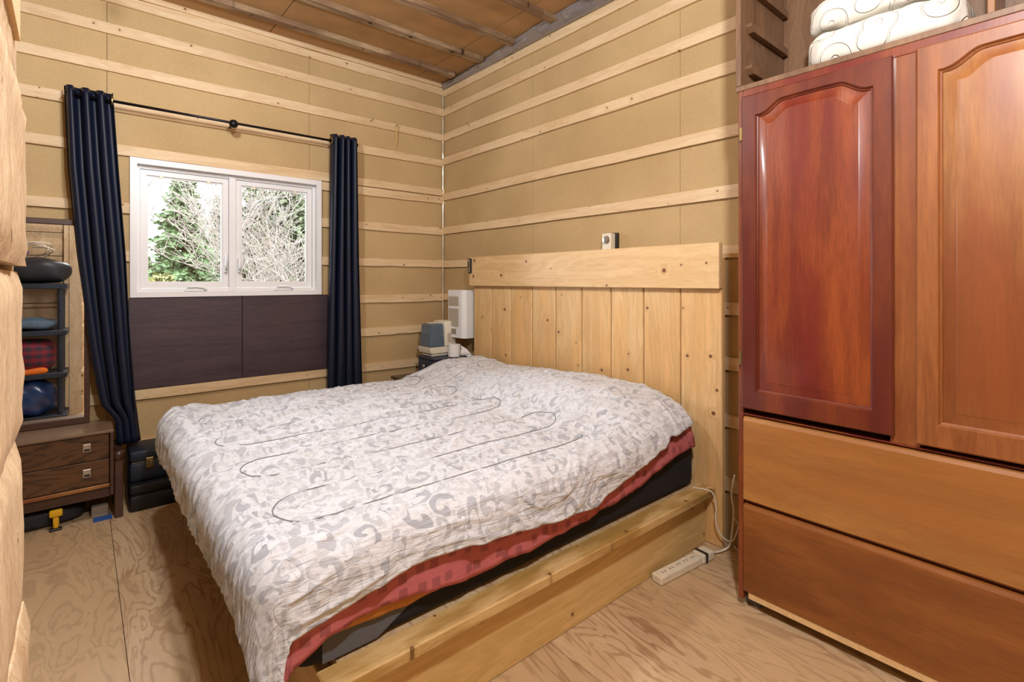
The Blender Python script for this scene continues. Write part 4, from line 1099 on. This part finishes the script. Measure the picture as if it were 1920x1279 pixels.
bundle('knit_scarf', 'maroon scarf hanging over the black bag', 'scarf', (-.60, 1.40, 1.42), (.05, .03, .10), 'maroon', 2.4)
pts = []
for k in range(60):
    q = k/60*2*math.pi*3.3; r = .13+.025*math.sin(k*.9)
    pts.append((-.42+r*math.cos(q), 1.25+.09*math.sin(q*1.07)*.8, 1.63+.055*math.sin(q+.6)+.03*math.sin(k*.31)))
tag(MB().tube(spline(pts, 3), .006, 6).build('coiled_cable', M['cord_w'], origin=(-.42, 1.25, 1.55), smooth=True), 'loosely coiled white cable on the black bag in the mirror', 'cable')

# ------------------------------------------------------------------ lamps
def lamp(pos, watts, label):
    t = thing('pendant_lamp', label, 'lamp', (pos[0], pos[1], CZ))
    MB().tube([(pos[0], pos[1], CZ), (pos[0], pos[1], pos[2]+.13)], .004, 8).build('lamp_cord', M['black_plastic'], t, True)
    MB().lathe((pos[0], pos[1], pos[2]+.06), [(.020, 0), (.024, .005), (.024, .06), (.010, .075)], 16).build('socket', M['cream_plastic'], t, 40)
    pr = [(.004, .061), (.016, .058), (.018, .052)]
    MB().lathe((pos[0], pos[1], pos[2]+.028), [(.012, .032), (.015, .018), (.026, -.002), (.030, -.02), (.026, -.042), (.012, -.056), (.002, -.058)], 18).build('bulb', M['bulb'], t, True)
    l = bpy.data.lights.new('bulb_light', 'POINT'); l.energy = watts; l.color = LAMP_C; l.shadow_soft_size = .07
    lo = bpy.data.objects.new('bulb_light', l); COL.objects.link(lo); lo.location = (pos[0], pos[1], pos[2]-.14)
lamp(LAMP_P, LAMP_W, 'bare bulb on a short cord above the foot of the bed')
lamp(HALL_P, HALL_W, 'bare bulb on a short cord above the doorway by the log partition')

# ------------------------------------------------------------------ outside: ground and trees
FWD = Vector((math.sin(math.radians(40.4)), math.cos(math.radians(40.4)), 0)); RGT = Vector((FWD.y, -FWD.x, 0))
def at(px, depth, z=-.5):
    p = FWD*depth+RGT*((px-960)/F_PX*depth); return Vector((p.x, p.y, z))
struct(MB().box(-40, 40, WY+.6, 70, -.7, -.5).build('ground_outside', M['grass']))
def conifer(label, pos, h, rad, mat, seed, dens=1.0, group='evergreens outside the window'):
    r = random.Random(seed); t = thing('evergreen_tree', label, 'tree', pos, group)
    MB().tube([pos+Vector((0, 0, -.1)), pos+Vector((.03, 0, h*.5)), pos+Vector((0, 0, h*.98))], [.11, .07, .01], 7).build('trunk', M['bark_d'], t, True)
    vs = []; fs = []
    nbr = int(300*dens)
    for i in range(nbr):
        f = (i+r.random())/nbr; f = 1-(1-f)**.75; z = h*(.05+.94*f); rr = rad*(1-f)**.8+.06
        a = i*2.399+r.uniform(-.4, .4); Ln = rr*r.uniform(.55, 1.15); el = r.uniform(-.45, .25)+.5*f
        d = Vector((math.cos(a), math.sin(a), el)).normalized(); sidev = Vector((-math.sin(a), math.cos(a), 0))
        ns_ = max(5, int(Ln*15))
        for s in range(ns_):
            u = (s+.7)/ns_; c = pos+Vector((0, 0, z))+d*Ln*u+Vector((0, 0, -.18*u*u*Ln+r.uniform(-.05, .05)))
            for sg in (-1, 1):
                l = .20*(1.15-.6*u)*r.uniform(.7, 1.4)*(.55+.45*rad); dirv = (d*.7+sidev*sg*.7+Vector((0, 0, r.uniform(-.8, .45)))).normalized()
                wv = dirv.cross(Vector((r.uniform(-1, 1), r.uniform(-1, 1), r.uniform(-1, 1)))).normalized()*l*.26
                n = len(vs); m_ = c+dirv*l*.5
                vs += [c, m_+wv, c+dirv*l, m_-wv]; fs.append((n, n+1, n+2, n+3))
    MB().add(vs, fs).build('foliage', M[mat], t, fix=False)
conifer('tall green spruce filling the left pane of the window', at(345, 14), 5.0, 1.45, 'needle', 1, 1.3)
conifer('lower yellow-green cedar before the tall spruce', at(300, 10.5), 1.95, .95, 'needle_y', 2)
conifer('short olive cedar at the middle of the window', at(405, 10), 1.75, .8, 'needle_y', 3)
conifer('grey-green fir behind the bare branches in the right pane', at(478, 17), 5.6, 1.7, 'needle_g', 4, 1.2)
conifer('broad grey-green fir at the right edge of the window view', at(545, 17.5), 5.9, 1.8, 'needle_g', 5, 1.2)
conifer('dark fir behind the spruce near the mullion', at(418, 20), 5.3, 1.6, 'needle', 6)
conifer('small grey-green fir low at the left edge of the window', at(268, 17), 2.5, 1.5, 'needle_g', 7)
conifer('low olive cedar under the bare branches', at(500, 9.8), 1.75, .9, 'needle_y', 8)
conifer('distant green fir between the two panes', at(440, 26), 5.6, 2.3, 'needle_g', 9)
conifer('distant olive fir past the right pane edge', at(600, 24), 7.2, 2.4, 'needle', 10, 1.1)
conifer('distant olive fir behind the right pane centre', at(520, 27), 7.2, 2.4, 'needle_y', 18, 1.1)
conifer('distant low fir behind the tall spruce', at(320, 25), 3.3, 2.3, 'needle_g', 19)

def bare_tree(label, pos, h, mat, seed, lean=(0, 0), r0=.05, depth=4, spread=.6):
    r = random.Random(seed); t = thing('bare_tree', label, 'tree', pos, 'leafless trees outside the window')
    tr_ = MB(); bm_ = MB()
    def grow(p, d, Ln, rad, lev, dst):
        pts = [p]; n = 6 if lev > 1 else 4
        for i in range(n):
            d = (d+Vector((r.uniform(-.22, .22), r.uniform(-.22, .22), r.uniform(-.08, .16)))).normalized(); p = p+d*Ln/n; pts.append(p)
        dst.tube(pts, [max(.0045, rad*(1-.7*i/n)) for i in range(n+1)], 5 if lev > 2 else 3, False)
        if lev == 0: return
        for k in range(r.randint(4, 6)):
            i = r.randint(1, n); q = pts[i]; ax = Vector((r.uniform(-1, 1), r.uniform(-1, 1), r.uniform(-.2, .8))).normalized()
            grow(q, (d*(1-spread)+ax*spread*1.2).normalized(), Ln*r.uniform(.45, .72), rad*(1-.6*i/n)*.6, lev-1, bm_)
    grow(pos, Vector((lean[0], lean[1], 1)).normalized(), h*.7, r0, depth, tr_)
    tr_.build('trunk', M[mat], t, True, fix=False); bm_.build('branches', M[mat], t, True, fix=False)
L_ = RGT*-1
bare_tree('pale bare tree leaning across the right window pane', at(600, 8), 4.2, 'bark', 11, (L_.x*.28, L_.y*.28), .035, 4)
bare_tree('pale bare tree with upright stems in the right pane', at(545, 9), 4.6, 'bark', 12, (L_.x*.2, L_.y*.2), .036, 4)
bare_tree('pale bare tree reaching over the window mullion', at(490, 9.5), 3.9, 'bark', 13, (L_.x*.22, L_.y*.22), .03, 3)
bare_tree('pale bare tree just beyond the right window edge', at(650, 7.5), 4.4, 'bark', 17, (L_.x*.5, L_.y*.5), .035, 4)
bare_tree('mauve bare tree left of the tall spruce', at(288, 15), 4.2, 'twig', 14, (0, 0), .04, 4)
bare_tree('mauve bare tree behind the mullion top', at(405, 16), 5.8, 'twig', 15, (0, 0), .04, 4)
